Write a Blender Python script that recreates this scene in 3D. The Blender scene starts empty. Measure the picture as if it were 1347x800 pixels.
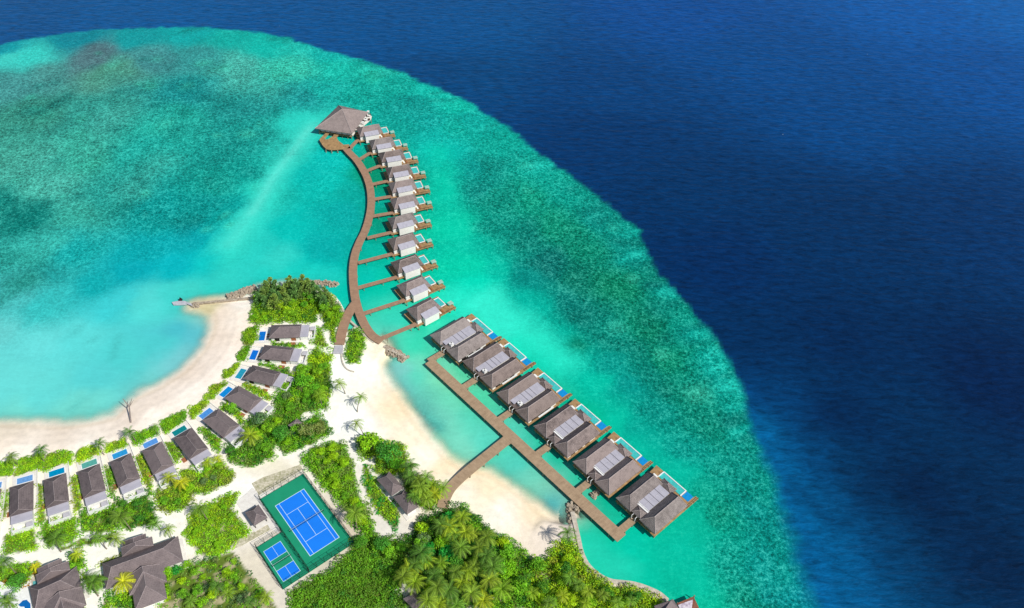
import bpy, math, random
import numpy as np
from math import radians as R, sin, cos, pi
random.seed(7); rng = np.random.default_rng(7)
scene = bpy.context.scene
C = scene.collection

# ---------------------------------------------------------------- camera model (survey of the site: photo pixel -> ground point)
F, PITCH, ROLL, HCAM = 1098.36, R(44.88), R(2.054), 253.9
PW, PH = 1347, 800
def at(px, py, z=0.0):
    x = (px - PW/2)/F; y = -(py - PH/2)/F
    c, s = cos(ROLL), sin(ROLL); x, y = c*x - s*y, s*x + c*y
    dx, dy, dz = x, cos(PITCH) + y*sin(PITCH), -sin(PITCH) + y*cos(PITCH)
    t = (z - HCAM)/dz
    return (dx*t, dy*t)
def zat(org, sc, pts, z=0.0):
    return [at(org[0] + p[0]/sc, org[1] + p[1]/sc, z) for p in pts]
def to_px(X, Y, Z=0.0):
    X = np.asarray(X, float); Y = np.asarray(Y, float)
    dz = Z - HCAM
    fwd = Y*cos(PITCH) - dz*sin(PITCH); up = Y*sin(PITCH) + dz*cos(PITCH)
    fwd = np.maximum(fwd, 1.0)
    x = X/fwd; y = up/fwd
    c, s = cos(ROLL), sin(ROLL)
    xr, yr = c*x + s*y, -s*x + c*y
    return PW/2 + xr*F, PH/2 - yr*F

# ---------------------------------------------------------------- colours
def lin1(v):
    v = v/255.0
    return v/12.92 if v <= 0.04045 else ((v + 0.055)/1.055)**2.4
def lin(r, g, b): return (lin1(r), lin1(g), lin1(b))
def lin_np(a):
    a = np.asarray(a, float)/255.0
    return np.where(a <= 0.04045, a/12.92, ((a + 0.055)/1.055)**2.4)
KSUN = 1.22          # radiance of a white level surface in this light

# ---------------------------------------------------------------- materials
def new_mat(name):
    m = bpy.data.materials.new(name); m.use_nodes = True
    nt = m.node_tree; b = nt.nodes['Principled BSDF']
    return m, nt, b
def N(nt, t, **kw):
    n = nt.nodes.new(t)
    for k, v in kw.items():
        if k in n.inputs: n.inputs[k].default_value = v
        else: setattr(n, k, v)
    return n
def noisy(name, col, col2=None, scale=1.0, detail=5, rough=0.85, spec=0.2, bump=0.0, stretch=None, metal=0.0):
    m, nt, b = new_mat(name)
    if col2 is None: col2 = tuple(c*0.75 for c in col)
    tc = N(nt, 'ShaderNodeTexCoord'); mp = N(nt, 'ShaderNodeMapping')
    if stretch: mp.inputs['Scale'].default_value = stretch
    nt.links.new(tc.outputs['Object'], mp.inputs[0])
    n = N(nt, 'ShaderNodeTexNoise'); n.inputs['Scale'].default_value = scale; n.inputs['Detail'].default_value = detail
    n.inputs['Roughness'].default_value = 0.65
    nt.links.new(mp.outputs[0], n.inputs['Vector'])
    r = N(nt, 'ShaderNodeValToRGB')
    r.color_ramp.elements[0].position = 0.32; r.color_ramp.elements[0].color = (*col2, 1)
    r.color_ramp.elements[1].position = 0.68; r.color_ramp.elements[1].color = (*col, 1)
    nt.links.new(n.outputs[0], r.inputs[0])
    nt.links.new(r.outputs[0], b.inputs['Base Color'])
    b.inputs['Roughness'].default_value = rough; b.inputs['Specular IOR Level'].default_value = spec
    b.inputs['Metallic'].default_value = metal
    if bump:
        bp = N(nt, 'ShaderNodeBump'); bp.inputs['Strength'].default_value = bump; bp.inputs['Distance'].default_value = 0.2
        nt.links.new(n.outputs[0], bp.inputs['Height']); nt.links.new(bp.outputs[0], b.inputs['Normal'])
    return m
def roof_mat(name, col, col2):
    m, nt, b = new_mat(name)
    tc = N(nt, 'ShaderNodeTexCoord')
    oi0 = N(nt, 'ShaderNodeObjectInfo'); vm_ = N(nt, 'ShaderNodeVectorMath', operation='ADD'); mm_ = N(nt, 'ShaderNodeMath', operation='MULTIPLY'); mm_.inputs[1].default_value = 300.0
    nt.links.new(oi0.outputs['Random'], mm_.inputs[0]); nt.links.new(tc.outputs['Object'], vm_.inputs[0]); nt.links.new(mm_.outputs[0], vm_.inputs[1])
    n = N(nt, 'ShaderNodeTexNoise'); n.inputs['Scale'].default_value = 0.38; n.inputs['Detail'].default_value = 9; n.inputs['Roughness'].default_value = 0.8
    nt.links.new(vm_.outputs[0], n.inputs['Vector'])
    n2 = N(nt, 'ShaderNodeTexNoise'); n2.inputs['Scale'].default_value = 3.2; n2.inputs['Detail'].default_value = 3
    nt.links.new(tc.outputs['Object'], n2.inputs['Vector'])
    oi = N(nt, 'ShaderNodeObjectInfo')
    w = N(nt, 'ShaderNodeTexWave', wave_type='BANDS', bands_direction='Z'); w.inputs['Scale'].default_value = 1.1; w.inputs['Distortion'].default_value = 1.2; w.inputs['Detail'].default_value = 2
    nt.links.new(tc.outputs['Object'], w.inputs['Vector'])
    a = N(nt, 'ShaderNodeMath', operation='MULTIPLY_ADD'); a.inputs[1].default_value = 0.45
    nt.links.new(n2.outputs[0], a.inputs[0]); nt.links.new(n.outputs[0], a.inputs[2])
    a2 = N(nt, 'ShaderNodeMath', operation='MULTIPLY_ADD'); a2.inputs[1].default_value = 0.10
    nt.links.new(w.outputs['Fac'], a2.inputs[0]); nt.links.new(a.outputs[0], a2.inputs[2])
    a3 = N(nt, 'ShaderNodeMath', operation='MULTIPLY_ADD'); a3.inputs[1].default_value = 0.2
    nt.links.new(oi.outputs['Random'], a3.inputs[0]); nt.links.new(a2.outputs[0], a3.inputs[2])
    r = N(nt, 'ShaderNodeValToRGB')
    r.color_ramp.elements[0].position = 0.55; r.color_ramp.elements[0].color = (*col2, 1)
    r.color_ramp.elements[1].position = 1.0; r.color_ramp.elements[1].color = (*col, 1)
    nt.links.new(a3.outputs[0], r.inputs[0]); nt.links.new(r.outputs[0], b.inputs['Base Color'])
    b.inputs['Roughness'].default_value = 0.95; b.inputs['Specular IOR Level'].default_value = 0.1
    bp = N(nt, 'ShaderNodeBump'); bp.inputs['Strength'].default_value = 0.6; bp.inputs['Distance'].default_value = 0.15
    nt.links.new(a2.outputs[0], bp.inputs['Height']); nt.links.new(bp.outputs[0], b.inputs['Normal'])
    return m
def plank_mat(name, col, col2, scale=2.2):
    m, nt, b = new_mat(name)
    tc = N(nt, 'ShaderNodeTexCoord')
    n = N(nt, 'ShaderNodeTexNoise'); n.inputs['Scale'].default_value = 0.5; n.inputs['Detail'].default_value = 7; n.inputs['Roughness'].default_value = 0.7
    nt.links.new(tc.outputs['Object'], n.inputs['Vector'])
    mp = N(nt, 'ShaderNodeMapping'); mp.inputs['Scale'].default_value = (4.0, 0.25, 1)
    nt.links.new(tc.outputs['UV'], mp.inputs[0])
    n2 = N(nt, 'ShaderNodeTexNoise'); n2.inputs['Scale'].default_value = 1.0; n2.inputs['Detail'].default_value = 2
    nt.links.new(mp.outputs[0], n2.inputs['Vector'])
    a = N(nt, 'ShaderNodeMath', operation='MULTIPLY_ADD'); a.inputs[1].default_value = 0.6
    nt.links.new(n2.outputs[0], a.inputs[0]); nt.links.new(n.outputs[0], a.inputs[2])
    r = N(nt, 'ShaderNodeValToRGB')
    r.color_ramp.elements[0].position = 0.55; r.color_ramp.elements[0].color = (*col2, 1)
    r.color_ramp.elements[1].position = 1.05; r.color_ramp.elements[1].color = (*col, 1)
    nt.links.new(a.outputs[0], r.inputs[0]); nt.links.new(r.outputs[0], b.inputs['Base Color'])
    b.inputs['Roughness'].default_value = 0.8; b.inputs['Specular IOR Level'].default_value = 0.2
    return m
def pool_mat(name, col):
    m, nt, b = new_mat(name)
    tc = N(nt, 'ShaderNodeTexCoord')
    n = N(nt, 'ShaderNodeTexNoise'); n.inputs['Scale'].default_value = 1.3; n.inputs['Detail'].default_value = 3
    nt.links.new(tc.outputs['Object'], n.inputs['Vector'])
    r = N(nt, 'ShaderNodeValToRGB')
    r.color_ramp.elements[0].position = 0.3; r.color_ramp.elements[0].color = (*[c*0.82 for c in col], 1)
    r.color_ramp.elements[1].position = 0.75; r.color_ramp.elements[1].color = (*[min(1, c*1.15) for c in col], 1)
    nt.links.new(n.outputs[0], r.inputs[0]); nt.links.new(r.outputs[0], b.inputs['Base Color'])
    b.inputs['Roughness'].default_value = 0.06; b.inputs['IOR'].default_value = 1.33
    bp = N(nt, 'ShaderNodeBump'); bp.inputs['Strength'].default_value = 0.15; bp.inputs['Distance'].default_value = 0.05
    nt.links.new(n.outputs[0], bp.inputs['Height']); nt.links.new(bp.outputs[0], b.inputs['Normal'])
    return m
def leaf_mat(name, var=0.5, mul=(1, 1, 1)):
    m, nt, b = new_mat(name)
    at_ = N(nt, 'ShaderNodeAttribute', attribute_name='Col')
    oi = N(nt, 'ShaderNodeObjectInfo')
    r = N(nt, 'ShaderNodeValToRGB')
    e = r.color_ramp.elements
    e[0].position = 0; e[0].color = (0.62*mul[0], 0.85*mul[1], 0.9*mul[2], 1)
    e[1].position = 1; e[1].color = (1.3*mul[0], 1.08*mul[1], 0.75*mul[2], 1)
    x = e.new(0.5); x.color = (0.92*mul[0], 0.98*mul[1], 0.95*mul[2], 1)
    nt.links.new(oi.outputs['Random'], r.inputs[0])
    mx = N(nt, 'ShaderNodeMix', data_type='RGBA', blend_type='MULTIPLY'); mx.inputs[0].default_value = 1
    nt.links.new(at_.outputs['Color'], mx.inputs[6]); nt.links.new(r.outputs[0], mx.inputs[7])
    nt.links.new(mx.outputs[2], b.inputs['Base Color'])
    b.inputs['Roughness'].default_value = 0.6; b.inputs['Specular IOR Level'].default_value = 0.25
    tr = N(nt, 'ShaderNodeBsdfTranslucent'); nt.links.new(mx.outputs[2], tr.inputs[0])
    ms = N(nt, 'ShaderNodeMixShader'); ms.inputs[0].default_value = 0.22
    nt.links.new(b.outputs[0], ms.inputs[1]); nt.links.new(tr.outputs[0], ms.inputs[2])
    nt.links.new(ms.outputs[0], nt.nodes['Material Output'].inputs[0])
    return m
M = {}
M['shingle'] = roof_mat('shingle_overwater', (0.27, 0.218, 0.203), (0.055, 0.044, 0.044))
M['shingle_dark'] = roof_mat('shingle_island', (0.21, 0.17, 0.168), (0.075, 0.062, 0.066))
M['shingle_pavilion'] = roof_mat('shingle_pavilion', (0.34, 0.275, 0.255), (0.17, 0.138, 0.132))
M['ridge'] = noisy('ridge_tile', (0.46, 0.39, 0.37), (0.25, 0.2, 0.19), 2.0)
M['ridge_dark'] = noisy('ridge_tile_dark', (0.36, 0.30, 0.30), (0.17, 0.14, 0.14), 2.0)
M['deck'] = plank_mat('deck_timber', (0.46, 0.29, 0.135), (0.20, 0.12, 0.055))
M['jetty'] = plank_mat('jetty_timber', (0.38, 0.235, 0.15), (0.26, 0.155, 0.10))
M['jetty2'] = plank_mat('weathered_pier_timber', (0.42, 0.30, 0.19), (0.27, 0.185, 0.115))
M['timber_dark'] = noisy('dark_timber', (0.10, 0.06, 0.035), (0.04, 0.025, 0.018), 1.5)
M['white'] = noisy('white_render', (0.85, 0.84, 0.79), (0.76, 0.75, 0.70), 0.6)
M['whitepaint'] = noisy('white_stone_rim', (0.85, 0.85, 0.83), (0.7, 0.7, 0.68), 1.5)
M['panel'] = noisy('grey_metal_roof', (0.46, 0.445, 0.50), (0.36, 0.35, 0.40), 0.9, rough=0.55, spec=0.3, stretch=(1, 0.4, 1))
M['panel_light'] = noisy('pale_metal_roof', (0.52, 0.50, 0.52), (0.38, 0.37, 0.39), 0.9, rough=0.6)
M['seam'] = noisy('roof_seam', (0.16, 0.15, 0.18), (0.1, 0.1, 0.12), 2)
M['dark'] = noisy('dark_opening', (0.03, 0.025, 0.025), (0.012, 0.01, 0.01), 1)
M['pile'] = noisy('concrete_pile', (0.38, 0.32, 0.24), (0.16, 0.12, 0.09), 1)
M['shingle_b'] = roof_mat('shingle_overwater_newer', (0.23, 0.183, 0.165), (0.055, 0.043, 0.041)); M['shingle_c'] = roof_mat('shingle_overwater_bleached', (0.29, 0.25, 0.235), (0.075, 0.064, 0.062))
M['net'] = pool_mat('blue_net', (0.01, 0.27, 0.62))
M['glassroof'] = noisy('pale_canopy', (0.42, 0.62, 0.52), (0.28, 0.42, 0.34), 1.5, rough=0.3)
M['pool_aqua'] = pool_mat('pool_aqua', (0.06, 0.50, 0.47))
M['pool_aqua2'] = pool_mat('pool_aqua_grey', (0.12, 0.42, 0.42))
M['sandslab'] = noisy('pale_paving', (0.80, 0.77, 0.70), (0.66, 0.62, 0.56), 0.7)
M['stone'] = noisy('coral_stone', (0.52, 0.44, 0.34), (0.22, 0.17, 0.12), 1.2, bump=0.6)
M['stone_pale'] = noisy('pale_stone', (0.62, 0.56, 0.46), (0.40, 0.34, 0.27), 0.9, bump=0.4)
M['gravel'] = noisy('stony_ground', (0.70, 0.63, 0.50), (0.26, 0.26, 0.12), 1.1, detail=8, bump=0.5)
M['court_green'] = noisy('court_green', (0.012, 0.285, 0.150), (0.008, 0.235, 0.122), 0.15)
M['court_blue'] = noisy('court_blue', (0.008, 0.20, 0.80), (0.007, 0.18, 0.74), 0.15)
M['line'] = noisy('court_line', (0.55, 0.75, 0.80), (0.5, 0.7, 0.75), 1)
M['fence'] = noisy('dark_green_steel', (0.012, 0.035, 0.025), (0.008, 0.02, 0.015), 2)
M['bark'] = noisy('palm_bark', (0.30, 0.25, 0.19), (0.15, 0.12, 0.09), 2.5)
M['bark_dark'] = noisy('tree_bark', (0.14, 0.11, 0.08), (0.07, 0.05, 0.04), 2.5)
M['bare'] = noisy('bare_wood', (0.30, 0.25, 0.22), (0.17, 0.14, 0.13), 2.5)
M['leaf'] = leaf_mat('leaf')
M['palm'] = leaf_mat('palm_frond')
M['casu'] = leaf_mat('feathery_needles')
M['cushion'] = noisy('terracotta_fabric', (0.42, 0.16, 0.07), (0.25, 0.1, 0.05), 2)
M['pinkwhite'] = noisy('mottled_roof_sheet', (0.75, 0.68, 0.72), (0.33, 0.27, 0.34), 1.2, detail=3)
M['rust'] = noisy('rusty_deck', (0.32, 0.13, 0.07), (0.12, 0.05, 0.04), 1.0)
M['pontoon'] = noisy('grey_pontoon', (0.52, 0.52, 0.56), (0.36, 0.36, 0.40), 0.8)

# ---------------------------------------------------------------- mesh helpers
class MB:
    def __init__(s): s.v = []; s.f = []; s.uv = []
    def quad(s, a, b, c, d):
        i = len(s.v); s.v += [a, b, c, d]; s.f.append((i, i+1, i+2, i+3))
    def poly(s, pts):
        i = len(s.v); s.v += list(pts); s.f.append(tuple(range(i, i+len(pts))))
    def box(s, x0, x1, y0, y1, z0, z1):
        i = len(s.v)
        s.v += [(x0,y0,z0),(x1,y0,z0),(x1,y1,z0),(x0,y1,z0),(x0,y0,z1),(x1,y0,z1),(x1,y1,z1),(x0,y1,z1)]
        s.f += [(i,i+3,i+2,i+1),(i+4,i+5,i+6,i+7),(i,i+1,i+5,i+4),(i+1,i+2,i+6,i+5),(i+2,i+3,i+7,i+6),(i+3,i,i+4,i+7)]
    def prism(s, pts, z0, z1):
        n = len(pts); i = len(s.v)
        a = sum(pts[k][0]*pts[(k+1) % n][1] - pts[(k+1) % n][0]*pts[k][1] for k in range(n))
        if a < 0: pts = pts[::-1]
        za = z1 if hasattr(z1, '__len__') else [z1]*n
        s.v += [(p[0], p[1], z0) for p in pts] + [(p[0], p[1], za[k]) for k, p in enumerate(pts)]
        s.f.append(tuple(range(i+n-1, i-1, -1))); s.f.append(tuple(range(i+n, i+2*n)))
        for k in range(n):
            j = (k+1) % n; s.f.append((i+k, i+j, i+n+j, i+n+k))
    def tube(s, pts, r, n=6, cap=True):
        i0 = len(s.v); rs = r if hasattr(r, '__len__') else [r]*len(pts)
        P = [np.array(p, float) for p in pts]
        for k, p in enumerate(P):
            d = P[min(k+1, len(P)-1)] - P[max(k-1, 0)]; d /= np.linalg.norm(d) + 1e-9
            a = np.cross(d, (0, 0, 1) if abs(d[2]) < 0.9 else (1, 0, 0)); a /= np.linalg.norm(a); b = np.cross(d, a)
            for q in range(n):
                t = 2*pi*q/n; s.v.append(tuple(p + rs[k]*(cos(t)*a + sin(t)*b)))
        for k in range(len(P)-1):
            for q in range(n):
                a0 = i0+k*n+q; a1 = i0+k*n+(q+1) % n; s.f.append((a0, a1, a1+n, a0+n))
        if cap:
            s.f.append(tuple(i0+q for q in range(n))); s.f.append(tuple(i0+(len(P)-1)*n+q for q in range(n-1, -1, -1)))
    def hip(s, u0, u1, v0, v1, z0, rise, ha, hb, th=0.22):
        """hipped roof: ridge along u, hips run in by ha / hb (0 = gable)"""
        vm = (v0+v1)/2; zt = z0+rise
        ra = (u0+ha, vm, zt); rb = (u1-hb, vm, zt)
        c = [(u0, v0, z0), (u1, v0, z0), (u1, v1, z0), (u0, v1, z0)]; lo = [(p[0], p[1], z0-th) for p in c]
        i = len(s.v); s.v += c + lo + [ra, rb]
        A, B = i+8, i+9
        s.f += [(i, i+1, B, A), (i+2, i+3, A, B), (i+3, i, A), (i+1, i+2, B), (i+7, i+6, i+5, i+4)]
        for k in range(4): j = (k+1) % 4; s.f.append((i+k, i+4+k, i+4+j, i+j))
        return [c[0], c[1], c[2], c[3], ra, rb]
    def build(s, name, mat, parent=None, smooth=False):
        me = bpy.data.meshes.new(name); me.from_pydata([tuple(map(float, p)) for p in s.v], [], s.f)
        me.validate(); me.update()
        me.materials.append(M[mat] if isinstance(mat, str) else mat)
        uvl = me.uv_layers.new(name='UVMap')
        co = np.array([v.co for v in me.vertices]); vi = np.array([l.vertex_index for l in me.loops])
        uvl.data.foreach_set('uv', co[vi][:, :2].astype(np.float32).ravel())
        if smooth: me.polygons.foreach_set('use_smooth', [True]*len(me.polygons))
        o = bpy.data.objects.new(name, me); C.objects.link(o)
        if parent is not None: o.parent = parent
        return o
def tag(o, label=None, cat=None, group=None, kind=None):
    if label: o['label'] = label
    if cat: o['category'] = cat
    if group: o['group'] = group
    if kind: o['kind'] = kind
    return o
def empty(name, loc, rz=0.0):
    o = bpy.data.objects.new(name, None); C.objects.link(o)
    o.location = loc; o.rotation_euler = (0, 0, rz); o.empty_display_size = 0.5
    return o
KIDS = {}
def kids(o):
    return [c for c in C.objects if c.parent == o]
def copy_tree(src, loc, rz, label, sc=1.0, tree=None):
    tree = tree or snapshot(src)
    r = src.copy(); C.objects.link(r); r.location = loc; r.rotation_euler = (0, 0, rz); r.scale = (sc, sc, sc); r['label'] = label
    for ch, gs in tree:
        c = ch.copy(); C.objects.link(c); c.parent = r
        for g in gs:
            d = g.copy(); C.objects.link(d); d.parent = c
    return r
def snapshot(o): return [(c, kids(c)) for c in kids(o)]
def ridge_lines(parent, pts, mat='ridge', r=0.13):
    """ridge and hip cappings as one branched piece"""
    c0, c1, c2, c3, ra, rb = pts
    m = MB(); up = lambda p: (p[0], p[1], p[2]+0.05)
    m.tube([up(ra), up(rb)], r, 4)
    for a, b in ((c0, ra), (c3, ra), (c1, rb), (c2, rb)): m.tube([up(a), up(b)], r*0.85, 4)
    return m.build('ridge_capping', mat, parent)

# ---------------------------------------------------------------- polygons of the site
COAST_PX = [(-400,580),(-120,566),(0,560),(40,561),(80,563),(112,560),(152,551),(180,524),(212,510),(244,490),(256,478),(272,458),(281,440),(284,425),(282,412),
    (270,407),(252,404),(252,400),(300,394),(330,392),(334,386),(345,380),(390,376),(425,382),(440,388),(448,398),(456,414),(458,436),(468,428),(485,438),(505,452),(512,463),
    (503,468),(500,476),(501,490),(506,504),(520,522),(534,542),(550,564),(568,586),(586,604),(606,618),(625,621),(642,624),(666,640),(692,660),(710,676),(726,687),(740,690),(748,690),(754,684),(756,676),
    (760,700),(765,728),(780,752),(804,765),(830,768),(852,774),(877,789),(900,812),(940,900),(960,1200),(-400,1200)]
COAST = np.array([at(x, y, 0) for x, y in COAST_PX])
REEF_PX = [(-500,130),(-200,95),(0,60),(50,49),(120,41),(200,38),(260,36),(320,42),(380,50),(420,65),(470,78),(520,95),(570,115),(620,140),(660,165),(700,195),(740,225),(780,255),
    (815,285),(835,305),(850,340),(880,375),(905,405),(930,440),(955,475),(970,505),(985,555),(1005,600),(1022,650),(1040,700),(1055,745),(1070,800),(1095,880),(1120,1000),(1140,1300),(-500,1300)]
REEF = np.array([at(x, y, 0) for x, y in REEF_PX])
def in_poly(X, Y, P):
    ins = np.zeros(X.shape, bool); n = len(P)
    for i in range(n):
        x1, y1 = P[i]; x2, y2 = P[(i+1) % n]
        c = ((y1 > Y) != (y2 > Y)) & (X < (x2-x1)*(Y-y1)/((y2-y1) if y2 != y1 else 1e-9) + x1)
        ins ^= c
    return ins
def poly_dist(X, Y, P, closed=True):
    d = np.full(X.shape, 1e9); n = len(P)
    for i in range(n if closed else n-1):
        x1, y1 = P[i]; x2, y2 = P[(i+1) % n]; dx, dy = x2-x1, y2-y1
        t = np.clip(((X-x1)*dx + (Y-y1)*dy)/(dx*dx+dy*dy+1e-9), 0, 1)
        d = np.minimum(d, np.hypot(X-x1-t*dx, Y-y1-t*dy))
    return d
def sdist(X, Y, P):
    d = poly_dist(X, Y, P); return np.where(in_poly(X, Y, P), d, -d)
def sstep(a, b, x):
    t = np.clip((x-a)/(b-a), 0, 1); return t*t*(3-2*t)
def smooth_noise(X, Y, scale, seed):
    r = np.random.default_rng(seed); out = np.zeros_like(X); amp = 1.0; tot = 0
    for o in range(4):
        G = r.random((96, 96)); u = X/scale*(2**o); v = Y/scale*(2**o)
        iu = np.floor(u).astype(int); iv = np.floor(v).astype(int); fu = u-iu; fv = v-iv
        fu = fu*fu*(3-2*fu); fv = fv*fv*(3-2*fv)
        g = lambda a, b: G[a % 96, b % 96]
        out += amp*((g(iu, iv)*(1-fu)+g(iu+1, iv)*fu)*(1-fv)+(g(iu, iv+1)*(1-fu)+g(iu+1, iv+1)*fu)*fv)
        tot += amp; amp *= 0.55
    return out/tot
def axis(lo, hi, step, far, growth=1.35):
    a = list(np.arange(lo, hi+step, step)); s = step; x = a[-1]
    while x < far: s *= growth; x += s; a.append(x)
    s = step; x = a[0]; b = []
    while x > -far: s *= growth; x -= s; b.append(x)
    return np.array(b[::-1]+a)
def idw(X, Y, samp, power=3.0, soft=5.0):
    P = np.array([at(s[0], s[1], 0) for s in samp]); V = np.array([s[2:] for s in samp], float)
    V = np.concatenate([lin_np(V[:, :3]), V[:, 3:]], 1)
    num = np.zeros((X.size, V.shape[1])); den = np.zeros(X.size); x = X.ravel(); y = Y.ravel()
    for p, v in zip(P, V):
        # distances are compressed with range so that samples taken from afar keep their reach
        w = 1.0/(((x-p[0])**2+(y-p[1])**2+soft*soft)**(power/2))
        num += w[:, None]*v; den += w
    return num/den[:, None]

REEF_S = [  # px, py, r, g, b, mottling
 (0,65,10,145,160,.4),(40,75,60,200,190,.4),(10,78,70,205,195,.3),(100,52,10,135,150,.4),(180,48,15,150,155,.4),(250,44,20,165,165,.4),(350,60,25,178,165,.4),(300,50,25,170,160,.4),(120,78,88,120,128,.55),(132,70,85,112,122,.5),
 (60,95,75,140,138,.7),(20,110,70,140,140,.7),(150,92,85,150,130,.7),(200,80,70,138,142,.6),(260,75,60,150,150,.6),(310,88,75,172,160,.9),(380,92,60,190,168,.9),(40,150,62,145,130,.8),(120,150,55,150,140,.8),(250,120,32,140,142,.8),
 (330,140,38,145,142,.8),(400,125,35,150,150,.8),(20,220,72,160,145,.8),(100,210,52,165,145,.8),(200,200,35,160,150,.8),(300,200,30,145,138,.8),(340,228,20,138,132,.8),(230,160,42,170,155,.8),(340,170,35,155,145,.8),(285,240,30,150,140,.8),
 (403,160,50,205,190,.15),(385,190,55,208,192,.15),(365,222,50,205,188,.15),(345,255,45,205,188,.15),(325,290,50,205,192,.15),(305,325,55,205,195,.12),
 (405,230,10,182,175,.25),(440,205,15,190,182,.35),(450,280,8,172,168,.3),(420,330,12,172,170,.2),(380,300,20,188,180,.15),(440,240,25,190,180,.35),(400,355,30,200,190,.1),(360,345,60,205,195,.1),(460,330,10,172,165,.2),(465,250,12,170,160,.3),
 (0,260,32,130,122,.8),(30,288,22,122,116,.7),(60,240,78,175,160,.8),(100,280,60,165,152,.7),(150,260,40,150,142,.8),(200,280,25,150,148,.8),(260,268,20,148,145,.7),(300,278,18,155,152,.5),(250,312,10,165,172,.3),(200,335,15,165,172,.4),
 (100,330,32,165,165,.6),(50,330,62,180,170,.6),(0,340,50,158,150,.7),(30,372,55,155,150,.5),(0,385,70,172,170,.4),(20,402,82,190,190,.3),(60,400,62,190,190,.3),(120,372,30,170,175,.3),(180,360,20,168,180,.2),(230,350,18,180,190,.15),(75,360,45,160,160,.5),
 (280,345,22,190,190,.1),(320,320,42,200,190,.1),(150,400,70,205,210,.08),(200,400,90,213,210,.05),(100,440,100,215,215,.06),(50,450,110,215,215,.08),(0,430,110,205,205,.12),(0,500,112,217,215,.03),(60,520,108,215,213,.03),(120,500,95,208,210,.03),
 (160,470,88,208,208,.03),(200,450,85,203,206,.03),(230,430,80,190,203,.03),(250,440,95,192,205,.03),(262,412,115,205,200,.03),(272,425,140,208,205,.03),(235,480,130,205,210,.03),(205,508,120,207,205,.03),(225,390,72,205,200,.03),(250,385,70,208,198,.05),
 (290,382,55,206,195,.05),(350,372,42,200,190,.1),(100,545,122,215,205,.03),(30,550,122,215,205,.03),(245,470,120,200,208,.03),
 (500,235,12,150,118,.2),(495,210,12,150,120,.2),(505,290,12,152,128,.2),(485,340,20,180,160,.1),(500,375,25,195,170,.08),(475,375,20,190,175,.08),(520,415,60,210,185,.05),(510,440,100,212,190,.05),(545,450,65,215,180,.05),(555,430,50,212,180,.05),
 (580,200,20,190,178,.3),(590,250,10,190,165,.25),(600,300,10,198,165,.2),(610,350,12,205,170,.2),(620,378,22,215,185,.15),(640,398,60,232,205,.1),(665,428,58,228,203,.1),(590,395,20,210,180,.1),(692,448,30,215,185,.1),(720,470,18,205,175,.1),(780,500,15,190,165,.2),
 (560,160,20,162,155,.8),(600,170,25,170,155,.8),(540,140,20,152,145,.8),(480,120,25,165,152,.8),(500,100,40,178,155,.8),(440,90,30,182,165,.7),(440,70,20,172,165,.6),(520,92+15,12,165,152,.7),(560,122,20,180,165,.7),(600,140,28,185,165,.7),(530,172,18,160,150,.6),(420,120,30,170,160,.7),
 (570,180,20,175,165,.5),(620,160,20,168,158,.7),(660,190,15,165,150,.7),(700,222,15,160,145,.8),(740,250,12,155,140,.8),(790,290,12,145,135,.8),(825,330,15,140,130,.8),(865,385,18,140,125,.8),(900,430,15,145,130,.8),(935,478,20,150,138,.9),(960,525,20,142,130,.8),
 (640,220,12,140,130,.9),(620,250,10,135,128,.9),(660,260,10,140,125,.9),(700,260,20,150,125,.9),(640,300,10,142,128,.8),(690,310,8,125,115,.9),(740,300,20,140,115,.9),(720,350,10,112,108,.9),(760,370,12,120,105,.9),(770,330,15,135,112,.9),(815,375,25,130,102,.9),
 (690,370,10,142,135,.5),(740,400,8,125,118,.8),(760,420,10,115,108,.8),(800,440,12,130,118,.8),(840,430,22,130,105,.9),(880,470,22,135,108,.9),(850,490,15,130,118,.8),(900,520,22,130,112,.9),(820,510,15,150,142,.4),(650,360,18,182,160,.3),(690,400,15,172,155,.3),(735,438,15,168,150,.35),
 (610,220,15,155,148,.6),(620,330,15,175,155,.4),(795,480,15,150,140,.5),(860,545,15,142,132,.7),(930,560,15,135,118,.9),(975,580,20,138,128,.8),(845,575,15,165,150,.3),(895,600,12,148,138,.7),(940,620,12,140,128,.9),(985,640,18,140,130,.8),(1010,685,20,142,138,.8),(955,680,18,140,120,.9),
 (920,650,12,155,135,.5),(1000,740,22,145,140,.8),(1040,790,22,142,145,.8),(965,740,18,150,135,.9),(985,790,18,140,122,.9),(925,700,12,178,152,.15),(900,720,12,188,162,.1),(860,740,12,195,165,.08),(820,722,18,195,165,.08),(792,720,35,200,170,.06),(800,748,45,202,175,.06),
 (840,710,15,195,170,.05),(780,700,35,198,168,.05),(900,680,12,180,155,.1),(915,760,12,188,160,.1),(938,795,16,180,150,.3),(700,520,35,190,160,.05),(760,550,12,182,150,.05),(810,560,15,192,165,.08),(840,590,15,185,162,.1),(890,625,15,185,162,.1),(765,625,25,198,165,.05),(725,590,30,190,160,.05),(800,660,22,180,150,.05),
 (520,492,136,205,200,.05),(530,512,116,195,190,.05),(550,500,98,215,190,.05),(560,470,116,215,185,.05),(600,530,116,217,186,.05),(580,560,118,207,182,.05),(563,552,68,150,150,.2),(553,543,86,165,165,.2),(575,557,86,175,165,.2),(620,550,86,210,185,.05),(640,580,98,215,195,.05),(600,580,126,212,190,.05),
 (610,600,138,215,190,.05),(538,545,126,200,180,.05),(650,592,88,208,188,.05),(680,608,88,207,190,.05),(700,630,114,207,187,.05),(720,650,134,205,182,.05),(735,662,116,185,178,.1),(722,672,150,205,180,.05),(742,682,150,200,170,.1),(590,500,136,225,185,.05),(640,520,88,212,172,.05),(570,490,126,220,190,.05),(610,480,86,205,165,.1),
]
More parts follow.
